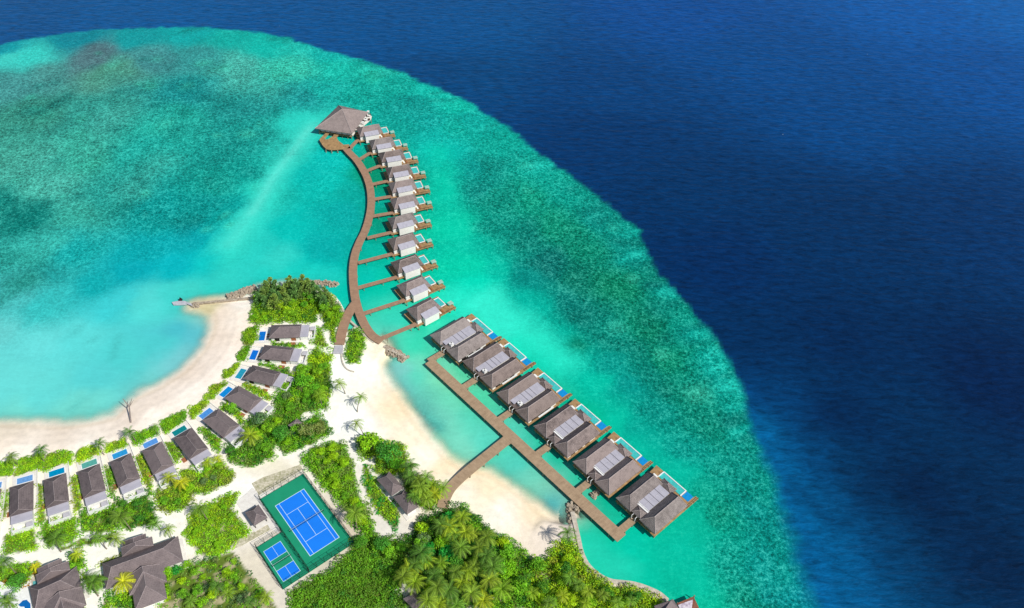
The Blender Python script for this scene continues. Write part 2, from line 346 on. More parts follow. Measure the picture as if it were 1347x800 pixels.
DEEP_S = [(0,20,14,84,144),(-200,20,14,84,148),(200,15,16,88,150),(400,30,18,85,146),(600,40,18,84,145),(900,20,14,80,152),(1200,10,15,90,166),(1347,20,15,96,172),(1600,20,15,96,172),(1000,80,18,78,142),(1300,100,15,82,152),(600,100,18,75,128),(800,120,18,70,126),(1100,150,15,75,136),
 (800,180,15,62,112),(900,250,18,60,106),(1100,300,20,58,102),(1300,300,18,60,108),(950,350,18,55,101),(1100,450,20,52,92),(1300,500,18,48,86),(1000,450,15,55,96),(1100,550,18,48,84),(1200,650,18,42,72),(1300,750,18,46,77),(1500,700,18,46,77),(1020,540,15,66,116),(1005,590,12,84,135),
 (1050,620,14,72,122),(1062,700,10,95,150),(1090,790,5,105,165),(1132,745,12,78,128),(1172,722,15,65,106),(1200,785,15,64,103),(1150,655,18,50,84),(1118,700,14,76,124),(1035,655,10,92,146),(1230,720,18,48,82),(1100,900,5,108,165),(1300,950,18,50,85)]

def grid_mesh(name, xs, ys, Z, attrs, mat):
    nx, ny = len(xs), len(ys); X, Y = np.meshgrid(xs, ys)
    co = np.stack([X, Y, Z], -1).reshape(-1, 3).astype(np.float32)
    i = np.arange(nx*ny).reshape(ny, nx); q = np.stack([i[:-1, :-1], i[:-1, 1:], i[1:, 1:], i[1:, :-1]], -1).reshape(-1, 4)
    me = bpy.data.meshes.new(name); me.vertices.add(len(co)); me.vertices.foreach_set('co', co.ravel())
    me.loops.add(q.size); me.loops.foreach_set('vertex_index', q.ravel().astype(np.int32))
    me.polygons.add(len(q)); me.polygons.foreach_set('loop_start', (np.arange(len(q))*4).astype(np.int32))
    me.polygons.foreach_set('loop_total', np.full(len(q), 4, np.int32)); me.polygons.foreach_set('use_smooth', np.ones(len(q), bool))
    me.update(calc_edges=True); me.validate()
    for nm, a in attrs.items():
        at_ = me.attributes.new(nm, 'FLOAT_COLOR', 'POINT')
        v = np.ones((len(co), 4), np.float32); v[:, :a.shape[1]] = a; at_.data.foreach_set('color', v.ravel())
    me.materials.append(mat); o = bpy.data.objects.new(name, me); C.objects.link(o); return o

# ---- sea
def sea_material():
    m, nt, b = new_mat('sea_water'); L = nt.links.new
    col = N(nt, 'ShaderNodeAttribute', attribute_name='Col'); msk = N(nt, 'ShaderNodeAttribute', attribute_name='Mask')
    sp = N(nt, 'ShaderNodeSeparateColor'); L(msk.outputs['Color'], sp.inputs[0])   # R mottling, G deep, B opacity
    tc = N(nt, 'ShaderNodeTexCoord')
    def noise(scale, det, rough=0.6, vec=None, dist=0.0):
        n = N(nt, 'ShaderNodeTexNoise'); n.inputs['Scale'].default_value = scale; n.inputs['Detail'].default_value = det
        n.inputs['Roughness'].default_value = rough; n.inputs['Distortion'].default_value = dist
        L(vec or tc.outputs['Object'], n.inputs['Vector']); return n.outputs[0]
    def math(op, a, bb, c=None):
        n = N(nt, 'ShaderNodeMath', operation=op)
        for i, v in enumerate((a, bb, c)):
            if v is None: continue
            if isinstance(v, (int, float)): n.inputs[i].default_value = v
            else: L(v, n.inputs[i])
        return n.outputs[0]
    mpn = N(nt, 'ShaderNodeMapping'); mpn.inputs['Rotation'].default_value = (0, 0, R(-8)); mpn.inputs['Scale'].default_value = (0.42, 1.25, 1); L(tc.outputs['Object'], mpn.inputs[0]); mpw = mpn.outputs[0]
    nA = noise(0.95, 5, 0.9); nB = noise(0.10, 5, 0.7, dist=0.6); nC = noise(0.022, 3, 0.55)
    vo = N(nt, 'ShaderNodeTexVoronoi'); vo.inputs['Scale'].default_value = 0.5; L(tc.outputs['Object'], vo.inputs['Vector'])
    s = math('ADD', math('MULTIPLY', nA, 0.78), math('MULTIPLY', nB, 0.14)); s = math('ADD', s, math('MULTIPLY', nC, 0.06)); s = math('ADD', s, math('MULTIPLY', vo.outputs['Distance'], 0.10))
    # s centred about 0.53
    k = math('MULTIPLY', math('SUBTRACT', s, 0.545), 12.0)                   # about -1..1
    k = math('MAXIMUM', math('MINIMUM', k, 1.3), -1.0)
    f = math('MULTIPLY_ADD', math('MULTIPLY', k, sp.outputs[0]), 0.78, 1.0)
    # soft streaks of light over bare sand
    mp = N(nt, 'ShaderNodeMapping'); mp.inputs['Scale'].default_value = (1, 0.6, 1); mp.inputs['Rotation'].default_value = (0, 0, 0.6); L(tc.outputs['Object'], mp.inputs[0])
    nS = noise(0.06, 6, 0.62, mp.outputs[0], 0.8)
    shal = math('SUBTRACT', 1.0, sp.outputs[1])
    f = math('ADD', f, math('MULTIPLY', math('MULTIPLY', math('SUBTRACT', nS, 0.5), 0.30), shal))
    # deep water: broad cloudy tone
    f = math('ADD', f, math('MULTIPLY', math('MULTIPLY', math('SUBTRACT', noise(0.012, 4), 0.5), 0.16), sp.outputs[1]))
    ww = noise(0.36, 5, 0.75, mpw, 0.5)
    f = math('ADD', f, math('MULTIPLY', math('MULTIPLY', math('SUBTRACT', ww, 0.5), 2.4), math('MULTIPLY_ADD', sp.outputs[1], 0.9, 0.10)))  # light and dark of the ripples painted into the water colour
    # light tips bleach towards pale aqua
    mul = N(nt, 'ShaderNodeMix', data_type='RGBA', blend_type='MULTIPLY'); mul.inputs[0].default_value = 1
    cmb = N(nt, 'ShaderNodeCombineColor'); L(f, cmb.inputs[0]); L(f, cmb.inputs[1]); L(f, cmb.inputs[2])
    L(col.outputs['Color'], mul.inputs[6]); L(cmb.outputs[0], mul.inputs[7])
    pale = N(nt, 'ShaderNodeMix', data_type='RGBA'); pale.inputs[7].default_value = (0.16, 0.62, 0.48, 1)
    amt = math('MULTIPLY', math('MAXIMUM', math('SUBTRACT', k, 0.35), 0.0), math('MULTIPLY', sp.outputs[0], 0.38))
    L(amt, pale.inputs[0]); L(mul.outputs[2], pale.inputs[6])
    vs = N(nt, 'ShaderNodeTexVoronoi'); vs.inputs['Scale'].default_value = 0.11; L(tc.outputs['Object'], vs.inputs['Vector'])
    sc_ = N(nt, 'ShaderNodeSeparateColor'); L(vs.outputs['Color'], sc_.inputs[0])
    fleck = math('MULTIPLY', math('LESS_THAN', vs.outputs['Distance'], 0.035), math('GREATER_THAN', sc_.outputs[0], 0.955)); fleck = math('MULTIPLY', fleck, sp.outputs[1])
    foam = N(nt, 'ShaderNodeMix', data_type='RGBA'); foam.inputs[7].default_value = (0.55, 0.65, 0.7, 1); L(math('MULTIPLY', math('MULTIPLY', fleck, math('GREATER_THAN', sp.outputs[1], 0.999)), 0.35), foam.inputs[0]); L(pale.outputs[2], foam.inputs[6])
    L(foam.outputs[2], b.inputs['Base Color'])
    b.inputs['IOR'].default_value = 1.33; b.inputs['Roughness'].default_value = 0.3; b.inputs['Specular IOR Level'].default_value = 0.3
    # waves
    mp2 = N(nt, 'ShaderNodeMapping'); mp2.inputs['Rotation'].default_value = (0, 0, R(-12)); mp2.inputs['Scale'].default_value = (0.32, 1.0, 1); L(tc.outputs['Object'], mp2.inputs[0])
    w1 = noise(0.20, 4, 0.62, mp2.outputs[0], 0.5); w2 = noise(0.55, 3, 0.6, mp2.outputs[0], 0.3)
    h = math('ADD', math('MULTIPLY', w1, 1.0), math('MULTIPLY', w2, 0.45))
    st = math('MULTIPLY_ADD', sp.outputs[1], 0.22, 0.08)
    bp = N(nt, 'ShaderNodeBump'); bp.inputs['Distance'].default_value = 2.0; L(st, bp.inputs['Strength']); L(h, bp.inputs['Height']); L(bp.outputs[0], b.inputs['Normal'])
    tr = N(nt, 'ShaderNodeBsdfTransparent'); ms = N(nt, 'ShaderNodeMixShader')
    L(sp.outputs[2], ms.inputs[0]); L(tr.outputs[0], ms.inputs[1]); L(b.outputs[0], ms.inputs[2]); L(ms.outputs[0], nt.nodes['Material Output'].inputs[0])
    return m
SEA_REFL = np.array([0.010, 0.014, 0.020])
xs = axis(-375, 375, 1.4, 9000); ys = axis(95, 600, 1.4, 9000)
X, Y = np.meshgrid(xs, ys)
jx = (smooth_noise(X, Y, 14, 3)-0.5)*5+(smooth_noise(X, Y, 4, 33)-0.5)*4.5; jy = (smooth_noise(X, Y, 14, 4)-0.5)*5+(smooth_noise(X, Y, 4, 34)-0.5)*4.5
dr = sdist(X+jx, Y+jy, REEF)
wob = (smooth_noise(X, Y, 16, 5)-0.5)*13; wob2 = (smooth_noise(X, Y, 16, 6)-0.5)*13
shallow = idw(X+wob, Y+wob2, REEF_S, 4.2, 5.0); deepc = idw(X+wob, Y+wob2, [s+(0,) for s in DEEP_S], 3.6, 14.0)
def plume(px, width, col_, k_):
    global deepc
    d = poly_dist(X+wob, Y+wob2, np.array([at(*p) for p in px]), False); a = (k_*np.exp(-(d/width)**2)).ravel()[:, None]; deepc = deepc*(1-a)+np.array([[*lin(*col_), 0]])*a
plume([(985,560),(1015,610),(1045,670),(1075,740),(1105,820),(1120,880)], 11.0, (5,103,160), .65)
plume([(1060,720),(1110,770),(1160,800)], 12.0, (8,86,138), .4)
plume([(1045,640),(1075,670),(1100,690)], 4.0, (16,66,108), .6)
lr_ = sstep(230, 130, Y)*sstep(60, 110, X); deep = 1-sstep(0, 1, (dr+2.6+2.5*lr_)/(3.2+10*lr_))
def stroke(px, width, col_, tex_, k_, wb=1.0):
    global shallow
    d = poly_dist(X+wob*0.35*wb, Y+wob2*0.35*wb, np.array([at(*p) for p in px]), False) if len(px) > 1 else np.hypot(X+wob*0.6-at(*px[0])[0], Y+wob2*0.6-at(*px[0])[1])
    a = (k_*np.exp(-(d/width)**2)).ravel()[:, None]; t_ = np.array([*lin(*col_), tex_])[None, :]
    shallow = shallow*(1-a)+t_*a
stroke([(416,158),(402,180),(383,212),(360,250),(338,286),(318,318),(300,345)], 7.5, (58,212,196), .12, .7, .5)
stroke([(590,392),(640,400),(690,432),(740,472)], 9.0, (62,235,208), .08, .55)
stroke([(575,200),(592,260),(602,310),(612,360)], 8.0, (14,203,172), .15, .5)
stroke([(335,345),(360,352),(400,360),(430,365)], 8.0, (50,210,198), .06, .4)
for q_ in [(553,543),(561,549),(570,556),(580,559),(566,547)]: stroke([q_], 2.6, (38,150,155), .3, .75)
stroke([(575,545),(600,560),(600,590),(585,575)], 6.0, (132,222,198), .04, .6)
stroke([(700,640),(720,660)], 4.0, (125,212,188), .05, .5); stroke([(728,668)], 4.5, (70,175,185), .1, .7)
stroke([(757,452)], 4.0, (22,105,82), .5, .7); stroke([(780,722),(810,735),(840,748)], 5.0, (50,208,182), .04, .5)
for a_, b_ in [((100,538),(108,530)),((155,445),(148,470)),((105,428),(98,436)),((122,444),(116,450))]: stroke([a_, b_], 2.0, (75,170,170), .3, .3)
for a_, b_ in [((0,300),(30,275)),((10,335),(50,345)),((25,372),(60,350)),((0,395),(35,372))]: stroke([a_, b_], 5.0, (38,130,122), .6, .4)
for a_, b_ in [((70,190),(90,260)),((150,150),(120,200)),((210,215),(170,250)),((300,110),(360,120)),((10,230),(60,215))]: stroke([a_, b_], 10.0, (80,178,165), .9, .35)
for a_, b_ in [((150,100),(180,120)),((330,165),(370,195)),((215,150),(250,170)),((280,150),(300,180))]: stroke([a_, b_], 9.0, (30,130,130), .9, .28)
for k_ in range(60):   # sand chutes and spurs along the rim
    i_ = rng.integers(6, 27); t_ = rng.random(); p0 = (REEF_PX[i_][0]*(1-t_)+REEF_PX[i_+1][0]*t_, REEF_PX[i_][1]*(1-t_)+REEF_PX[i_+1][1]*t_)
    L__ = rng.uniform(10, 34); stroke([p0, (p0[0]-L__, p0[1]+L__*rng.uniform(-.1, .5))], rng.uniform(1.6, 3.6), (45,195,180) if k_ % 2 else (8,118,112), .7, .5)
for k_ in range(150):   # coral heads and rubble patches
    px_, py_ = (rng.uniform(600, 960), rng.uniform(190, 620)) if k_ % 2 else (rng.uniform(0, 400), rng.uniform(70, 300))
    if k_ % 2 and not (px_ > 600+(py_-190)*0.75+rng.uniform(-10, 30)): continue
    stroke([(px_, py_)], rng.uniform(2.2, 6.0), (8,100,98) if rng.random() < .55 else (70,190,165), .9, rng.uniform(.25, .55))
stroke([(412,164),(394,187),(372,216),(350,250),(330,282),(305,320)], 4.6, (88,220,205), .12, .55, .6)
stroke([(408,168),(392,188),(372,216),(350,250),(330,282)], 2.0, (112,226,212), .12, .35, .6)
col = (shallow[:, :3]*(1-deep.ravel()[:, None]) + deepc[:, :3]*deep.ravel()[:, None])
# thin dusk-blue shelf just beyond the drop-off
dk_ = deep.ravel()[:, None]; alb = np.clip((col*(1-np.array([[0.20, 0.055, 0.09]])*dk_)-SEA_REFL)/np.array([1.22, 1.09, 1.14]), 0.0005, 0.95)
dcst = -sdist(X, Y, COAST)
tex = shallow[:, 3]*(1-deep.ravel())
WPX_ = [(762,706),(765,726),(772,741),(782,752),(794,760),(806,764.5),(820,766),(832,767.5),(845,771),(858,776),(868,781),(878,789.5),(900,812),(940,900)]
dw_ = np.minimum(poly_dist(X, Y, np.array([at(*p) for p in WPX_]), False), poly_dist(X, Y, np.array([at(*p) for p in [(440,388),(448,398),(456,414),(468,428),(480,436)]]), False))
dcst = dcst + 14*sstep(8, 3, dw_)
mask = np.stack([tex, deep.ravel(), sstep(0.2, 7.0, dcst+(smooth_noise(X, Y, 6, 9)-0.5)*3).ravel()*0.97+0.03*(dcst.ravel() > 9)], 1)
sea = grid_mesh('sea', xs, ys, np.zeros_like(X), {'Col': alb, 'Mask': mask}, sea_material()); tag(sea, kind='structure')

# ---- land: one sheet from the sea bed up over the island
def P(org, sc, pts): return [(org[0]+x/sc, org[1]+y/sc) for x, y in pts]
Z7, Z8, Z9, Z11, Z12, Z13, Z14, Z15 = ((200,350),4.707), ((180,480),4.707), ((0,550),5.0), ((230,590),3.808), ((0,650),5.333), ((450,560),5.0), ((450,640),5.0), ((680,640),5.0)
Z16 = ((0,560), 3.3333)
BEDS = {  # name: (pixel outline, style)
 'tip_a': P(*Z7, [(640,170),(860,130),(1110,190),(1180,290),(1150,350),(1085,395),(1045,305),(1015,300),(1020,350),(740,352),(665,362),(605,355),(630,230)]),
 'tip_b': P(*Z7, [(1062,318),(1120,330),(1182,300),(1140,400),(1128,488),(1112,470),(1090,400)]),
 'east_a': P(*Z7, [(1022,370),(1050,385),(1078,470),(1100,520),(1010,498),(968,470),(1008,430)]),
 'east_b': P(*Z7, [(1002,512),(1105,560),(1108,650),(1100,800),(1095,840),(860,840),(790,800),(800,740),(900,640),(965,620),(965,560)]),
 'mid_a': P(*Z8, [(1000,130),(1195,120),(1192,180),(1175,270),(1130,288),(1030,300),(1005,360),(1100,300),(1190,370),(1192,430),(1100,490),(915,555),(850,490),(855,570),(680,640),(560,590),(540,520),(620,470),(640,390),(715,320),(840,310),(850,210),(890,140)]),
 'rear_5': P(*Z16, [(680,285),(730,215),(830,185),(900,180),(960,140),(1035,212),(1020,245),(890,305),(845,300),(845,335),(750,385),(695,370)]),
 'rear_4': P(*Z16, [(500,310),(540,325),(640,285),(680,370),(690,440),(560,452),(515,440)]),
 'rear_3': P(*Z16, [(345,405),(370,375),(440,365),(500,335),(515,440),(490,470),(360,470)]),
 'rear_2': P(*Z16, [(175,440),(210,410),(335,398),(340,480),(310,510),(210,530),(178,490)]),
 'rear_1': P(*Z16, [(12,480),(60,460),(150,440),(165,540),(20,565)]),
 'verge': P(*Z16, [(258,530),(350,500),(480,478),(510,480),(490,500),(380,530),(260,550)]),
 'corner_a': P(*Z12, [(-60,480),(60,500),(250,482),(322,520),(300,545),(215,590),(170,690),(20,650),(-60,600)]),
 'corner_b': P(*Z12, [(495,430),(590,425),(598,520),(560,555),(488,545)]),
 'corner_c': P(*Z12, [(690,505),(730,450),(880,415),(880,450),(720,510)]),
 'corner_d': P(*Z12, [(560,600),(640,560),(730,570),(735,650),(640,685),(580,660)]),
 'corner_e': P(*Z12, [(500,700),(580,690),(590,810),(500,810)]),
 'corner_f': P(*Z12, [(730,720),(800,640),(935,690),(990,740),(1000,810),(700,810)]),
 'corner_g': P(*Z12, [(-60,720),(80,700),(130,810),(-60,810)]),
 'lawn': P(*Z16, [(800,470),(850,370),(940,330),(1035,285),(1045,320),(1018,360),(1092,470),(1020,530),(950,580),(880,565),(810,490)]),
 'scrub_w': P(*Z16, [(700,640),(760,610),(870,590),(940,580),(1020,545),(1060,600),(1100,650),(1160,720),(1230,815),(690,815)]),
 'court_e': P(*Z11, [(632,60),(680,-5),(830,-30),(870,20),(900,110),(915,220),(975,330),(1000,440),(960,440),(905,400),(840,290),(740,190),(665,100)]),
 'island_strip': P(*Z13, [(135,260),(168,252),(200,340),(275,440),(340,485),(388,575),(362,695),(340,690),(210,545),(150,420)]),
 'roundabout': P(*Z7, [(1215,405),(1240,385),(1318,410),(1318,500),(1280,600),(1215,605),(1195,560)]),
 'grove': P(*Z13, [(385,330),(420,300),(560,350),(640,400),(660,440),(640,520),(560,560),(470,520),(410,430)]),
 'round_trees': P(*Z13, [(90,80),(200,45),(270,110),(400,110),(430,200),(420,300),(340,330),(240,330),(200,300),(215,215),(120,215)]),
 'forest_w': P(*Z14, [(80,345),(210,318),(410,350),(440,520),(420,620),(360,660),(400,740),(500,810),(-330,830),(-345,690),(-100,560),(10,470),(70,400)]),
 'forest_c': P(*Z14, [(412,345),(480,280),(480,230),(600,180),(640,150),(800,120),(900,210),(985,300),(985,810),(520,810),(500,690),(430,640),(440,520)]),
 'forest_e': P(*Z14, [(985,300),(1110,360),(1250,480),(1250,810),(985,810)]),
 'forest_f': P(*Z15, [(95,450),(130,520),(200,460),(290,350),(370,350),(400,440),(480,570),(620,655),(800,675),(960,750),(940,830),(95,830)]),
 'hedge': [], }
HEDGES = [P(*Z7, [(600,380),(662,368),(660,470),(600,492),(560,488),(555,420)]), P(*Z7, [(530,525),(600,490),(620,500),(588,592),(528,590)]), P(*Z7, [(440,655),(520,602),(548,612),(490,692),(430,702)]),
 P(*Z8, [(405,212),(460,130),(540,95),(570,122),(480,210),(450,218)]), P(*Z8, [(325,262),(420,215),(452,240),(370,330),(325,340)]), P(*Z8, [(145,352),(290,280),(315,320),(290,352),(180,435),(150,400)]),
 P(*Z9, [(870,100),(1040,60),(1050,120),(890,195),(865,160)]), P(*Z9, [(690,172),(830,130),(842,190),(700,245)]), P(*Z9, [(497,240),(540,192),(640,180),(678,245),(640,245),(500,320)]),
 P(*Z9, [(312,240),(420,212),(480,230),(475,310),(430,298),(290,365),(290,300)]), P(*Z9, [(80,390),(120,272),(300,232),(298,300),(275,352),(210,345)]), P(*Z9, [(-60,300),(100,270),(78,380),(-60,400)])]
STRIPS = [P(*Z7, [(728,462),(770,470),(940,486),(958,515),(740,492)]), P(*Z7, [(665,590),(720,598),(850,640),(872,680),(840,685),(660,612)]), P(*Z7, [(570,722),(620,740),(720,800),(760,830),(700,820),(570,760)]),
 P(*Z8, [(530,225),(600,212),(645,250),(662,360),(640,368),(600,320),(520,270)]), P(*Z8, [(380,388),(430,380),(500,450),(525,500),(520,560),(470,520)]), P(*Z8, [(165,492),(235,465),(260,520),(290,572),(240,610),(200,560)]),
 P(*Z9, [(870,252),(940,240),(975,320),(1000,420),(990,500),(935,410)]), P(*Z9, [(682,322),(740,318),(762,470),(740,530),(700,470)]), P(*Z9, [(462,380),(508,370),(525,480),(535,600),(490,628),(470,480)]),
 P(*Z9, [(236,440),(285,430),(292,560),(300,655),(245,700),(250,560)]), P(*Z9, [(10,492),(60,470),(50,620),(5,700),(0,580)]), P(*Z8, [(665,112),(705,108),(850,200),(838,222),(720,170)])]
PATHS = {'path_e': P(*Z13, [(0,40),(60,20),(110,120),(135,260),(160,420),(215,545),(345,690),(370,690),(370,640),(400,600),(500,545),(515,580),(420,640),(420,740),(340,740),(240,715),(150,590),(90,440),(70,250),(0,150)])}
LAND_S = [ # px,py,r,g,b
 (10,566,226,212,190),(90,569,228,212,192),(170,545,236,220,202),(250,492,234,216,196),(283,440,238,220,200),(290,415,238,220,200),(278,408,200,190,145),(10,580,240,225,205),(100,578,240,226,208),(200,530,238,222,204),(285,475,240,224,206),(310,425,244,230,212),(320,400,250,240,226),
 (20,598,252,240,224),(110,590,252,240,224),(200,552,250,238,222),(260,520,248,235,220),(300,480,250,238,224),(520,540,244,222,186),(500,470,250,232,200),(480,480,254,248,236),(540,575,250,234,205),(585,612,246,225,188),(640,640,248,228,192),(700,675,244,224,190),(560,600,253,242,222),(660,680,253,242,224),
 (610,650,252,238,215),(720,700,236,222,205),(740,710,205,192,185),(440,560,254,248,236),(470,560,254,248,238),(440,490,254,248,238),(420,590,250,243,230),(380,600,250,242,228),(300,640,250,243,232),(200,700,252,245,230),(100,730,250,244,230),(20,740,248,242,230),(130,770,250,244,232),(330,650,252,246,236),
 (340,620,236,228,205),(370,620,228,220,195),(320,690,235,228,215),(360,770,215,205,185),(340,740,222,212,190),(380,790,222,214,198),(450,770,200,195,170),(475,600,236,232,222),(478,650,232,226,214),(500,700,230,224,212),(150,640,246,236,214),(60,680,246,238,220),(400,440,248,242,230),(370,520,246,238,222),(300,580,246,238,222),(420,690,215,202,180),(455,700,214,200,178)]
def land_material():
    m, nt, b = new_mat('island_ground'); L = nt.links.new
    col = N(nt, 'ShaderNodeAttribute', attribute_name='Col'); tc = N(nt, 'ShaderNodeTexCoord')
    n = N(nt, 'ShaderNodeTexNoise'); n.inputs['Scale'].default_value = 0.35; n.inputs['Detail'].default_value = 9; n.inputs['Roughness'].default_value = 0.72; L(tc.outputs['Object'], n.inputs['Vector'])
    mr = N(nt, 'ShaderNodeMapRange'); mr.inputs[1].default_value = 0.3; mr.inputs[2].default_value = 0.7; mr.inputs[3].default_value = 0.84; mr.inputs[4].default_value = 1.08; L(n.outputs[0], mr.inputs[0])
    c = N(nt, 'ShaderNodeCombineColor'); [L(mr.outputs[0], c.inputs[i]) for i in range(3)]
    mx = N(nt, 'ShaderNodeMix', data_type='RGBA', blend_type='MULTIPLY'); mx.inputs[0].default_value = 1; L(col.outputs['Color'], mx.inputs[6]); L(c.outputs[0], mx.inputs[7])
    L(mx.outputs[2], b.inputs['Base Color']); b.inputs['Roughness'].default_value = 0.95; b.inputs['Specular IOR Level'].default_value = 0.1
    bp = N(nt, 'ShaderNodeBump'); bp.inputs['Strength'].default_value = 0.35; bp.inputs['Distance'].default_value = 0.3; L(n.outputs[0], bp.inputs['Height']); L(bp.outputs[0], b.inputs['Normal'])
    return m
GZ = 1.2
WALL_PX = [(762,706),(765,726),(772,741),(782,752),(794,760),(806,764.5),(820,766),(832,767.5),(845,771),(858,776),(868,781),(878,789.5),(900,812),(940,900)]
WALL_PX2 = [(440,388),(448,398),(456,414),(468,428),(485,438),(503,449)]
lx = axis(-285, 95, 0.8, 900, 1.5); ly = axis(80, 285, 0.8, 900, 1.5); ly = ly[ly > -700]
LX, LY = np.meshgrid(lx, ly)
dc = sdist(LX, LY, COAST)
dwall = np.minimum(poly_dist(LX, LY, np.array([at(*p) for p in WALL_PX]), False), poly_dist(LX, LY, np.array([at(*p) for p in WALL_PX2]), False))
LZ = np.clip(dc*(0.13+1.2*sstep(16, 7, dwall)), -3.0, GZ) + np.where(dc > 9, (smooth_noise(LX, LY, 8, 11)-0.5)*0.10, 0)
LZ = np.minimum(LZ, GZ+0.02)
lw = (smooth_noise(LX, LY, 14, 12)-0.5)*6
lc = idw(LX+lw, LY-lw, LAND_S, 3.2, 3.0)[:, :3]
# tide lines and footprints along the beach
band = (smooth_noise(dc*1.1+smooth_noise(LX, LY, 25, 31)*4, LX*0.03+LY*0.03, 1.6, 14)-0.5).ravel()*sstep(24, 12, dc).ravel()*sstep(-1, 1, dc).ravel() if False else (smooth_noise(LX, LY, 3.0, 14)-0.5).ravel()*0.4
rings = np.sin(dc*1.7+smooth_noise(LX, LY, 20, 15)*9).ravel()*np.clip((26-dc.ravel())/20, 0, 1)*(dc.ravel() > 0)
lc = lc*(1+0.10*band[:, None]+0.028*rings[:, None])
wet = (sstep(1.6, 0.2, np.abs(dc-0.2))*sstep(3, 10, dwall)).ravel()
lc = lc*(1-wet[:, None]*np.array([0.07, 0.08, 0.12]))
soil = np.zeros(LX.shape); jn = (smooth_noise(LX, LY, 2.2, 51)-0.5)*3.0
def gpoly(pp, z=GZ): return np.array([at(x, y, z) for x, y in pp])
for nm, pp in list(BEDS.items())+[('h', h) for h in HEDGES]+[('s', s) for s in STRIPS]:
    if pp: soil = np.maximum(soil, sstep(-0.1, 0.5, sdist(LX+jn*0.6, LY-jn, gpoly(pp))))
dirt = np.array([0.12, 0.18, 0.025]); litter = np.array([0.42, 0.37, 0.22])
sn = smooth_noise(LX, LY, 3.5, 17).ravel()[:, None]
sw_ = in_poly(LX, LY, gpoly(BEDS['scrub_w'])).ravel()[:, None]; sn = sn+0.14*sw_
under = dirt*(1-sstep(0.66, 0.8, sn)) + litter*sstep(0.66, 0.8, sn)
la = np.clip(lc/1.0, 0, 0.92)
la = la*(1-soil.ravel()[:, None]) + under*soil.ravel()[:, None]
land = grid_mesh('sand_ground', lx, ly, LZ, {'Col': la}, land_material()); tag(land, kind='structure')

# ================================================================= OVERWATER VILLAS (upper row)
def make_row_villa():
    t = empty('overwater_villa', (0, 0, 0))
    m = MB(); m.box(-1.0, 16.5, -9.0, 0.6, 1.55, 1.85); m.box(10.0, 16.5, -9.9, -9.003, 1.55, 1.85); m.box(10.2, 13.0, 0.6, 1.8, 1.55, 1.83); m.box(16.5, 18.6, -10.0, -6.9, 1.55, 1.83); m.build('deck', 'deck', t)
    for u in (-0.4, 5, 10.5, 15.8):
        for v in (-9.4, -4.7, 0.1):
            m = MB(); m.tube([(u, v, -1.5), (u, v, 1.55)], 0.2, 6); m.build('piling', 'pile', t)
    for v in (-9.6, -7.3):
        m = MB(); m.tube([(18.2, v, -1.5), (18.2, v, 1.55)], 0.2, 6); m.build('piling', 'pile', t)
    m = MB(); m.box(0.9, 11.4, -7.2, -0.9, 1.85, 4.45); w = m.build('wall', 'white', t)
    for u in (2, 5.2, 8.4):
        d = MB(); d.box(u, u+1.6, -0.9, -0.84, 1.95, 4.0); d.build('window', 'dark', w)
    d = MB(); d.box(11.4, 11.46, -6, -1.6, 1.95, 4.1); d.build('sliding_door', 'dark', w)
    m = MB(); pts = m.hip(0, 12.4, -8.3, 0, 4.5, 2.9, 3.0, 2.4); r = m.build('roof', 'shingle', t); ridge_lines(r, pts)
    # white bathroom block with a single-pitch metal roof
    m = MB(); m.prism([(2.7, -9.9), (9.8, -9.9), (9.8, -7.1), (2.7, -7.1)], 0.9, 5.05); b = m.build('bathroom_block', 'white', t)
    m = MB(); u0, u1, v0, v1 = 2.45, 10.05, -10.2, -6.9
    lo = [(u0, v0, 5.06), (u1, v0, 5.06), (u1, v1, 5.7), (u0, v1, 5.7)]
    i = len(m.v); m.v += lo + [(p[0], p[1], p[2]+0.14) for p in lo]; m.f += [(0, 3, 2, 1), (4, 5, 6, 7), (0, 1, 5, 4), (1, 2, 6, 5), (2, 3, 7, 6), (3, 0, 4, 7)]
    pr = m.build('metal_roof', 'panel', b)
    for uu in (4.3, 6.2, 8.1):
        s_ = MB(); s_.prism([(uu, v0+.05), (uu+.07, v0+.05), (uu+.07, v1-.05), (uu, v1-.05)], 5.1, [5.27, 5.27, 5.88, 5.88]); s_.build('seam', 'panel_light', pr)
    m = MB(); m.box(0.2, 2.4, -8.0, -6.9, 1.86, 3.4); m.build('porch_screen', 'white', t)
    # pool
    m = MB(); m.box(13.1, 15.9, -5.5, -0.6, 1.86, 2.02); p = m.build('pool_water', 'pool_aqua', t)
    m = MB(); m.box(15.9, 16.25, -5.85, -0.25, 1.0, 2.15); m.box(12.9, 15.897, -0.6, -0.25, 1.86, 2.15); m.box(12.9, 15.897, -5.85, -5.5, 1.86, 2.15); m.build('pool_rim', 'whitepaint', p)
    # end platform canopy, rails, loungers
    m = MB()
    for v in (-9.95, -6.8):
        m.box(10.4, 18.5, v, v+0.07, 2.65, 2.73)
        for u in np.arange(10.4, 18.6, 2.0): m.box(u, u+0.08, v, v+0.07, 1.83, 2.65)
    m.build('railing', 'timber_dark', t)
    m = MB(); m.box(16.6, 18.7, -8.2, -6.2, 3.1, 3.2)
    for u in (16.7, 18.5):
        for v in (-8.1, -6.35): m.box(u, u+0.1, v, v+0.1, 1.83, 3.1)
    m.build('canopy', 'glassroof', t)
    for u in (11.0, 12.4):
        m = MB(); m.box(u, u+0.7, -9.0, -7.2, 2.05, 2.2); m.box(u+.05, u+0.65, -8.9, -8.8, 1.85, 2.05); m.box(u+.05, u+0.65, -7.4, -7.3, 1.85, 2.05); m.build('deck_seat', 'white' if u < 12 else 'cushion', t)
    return t
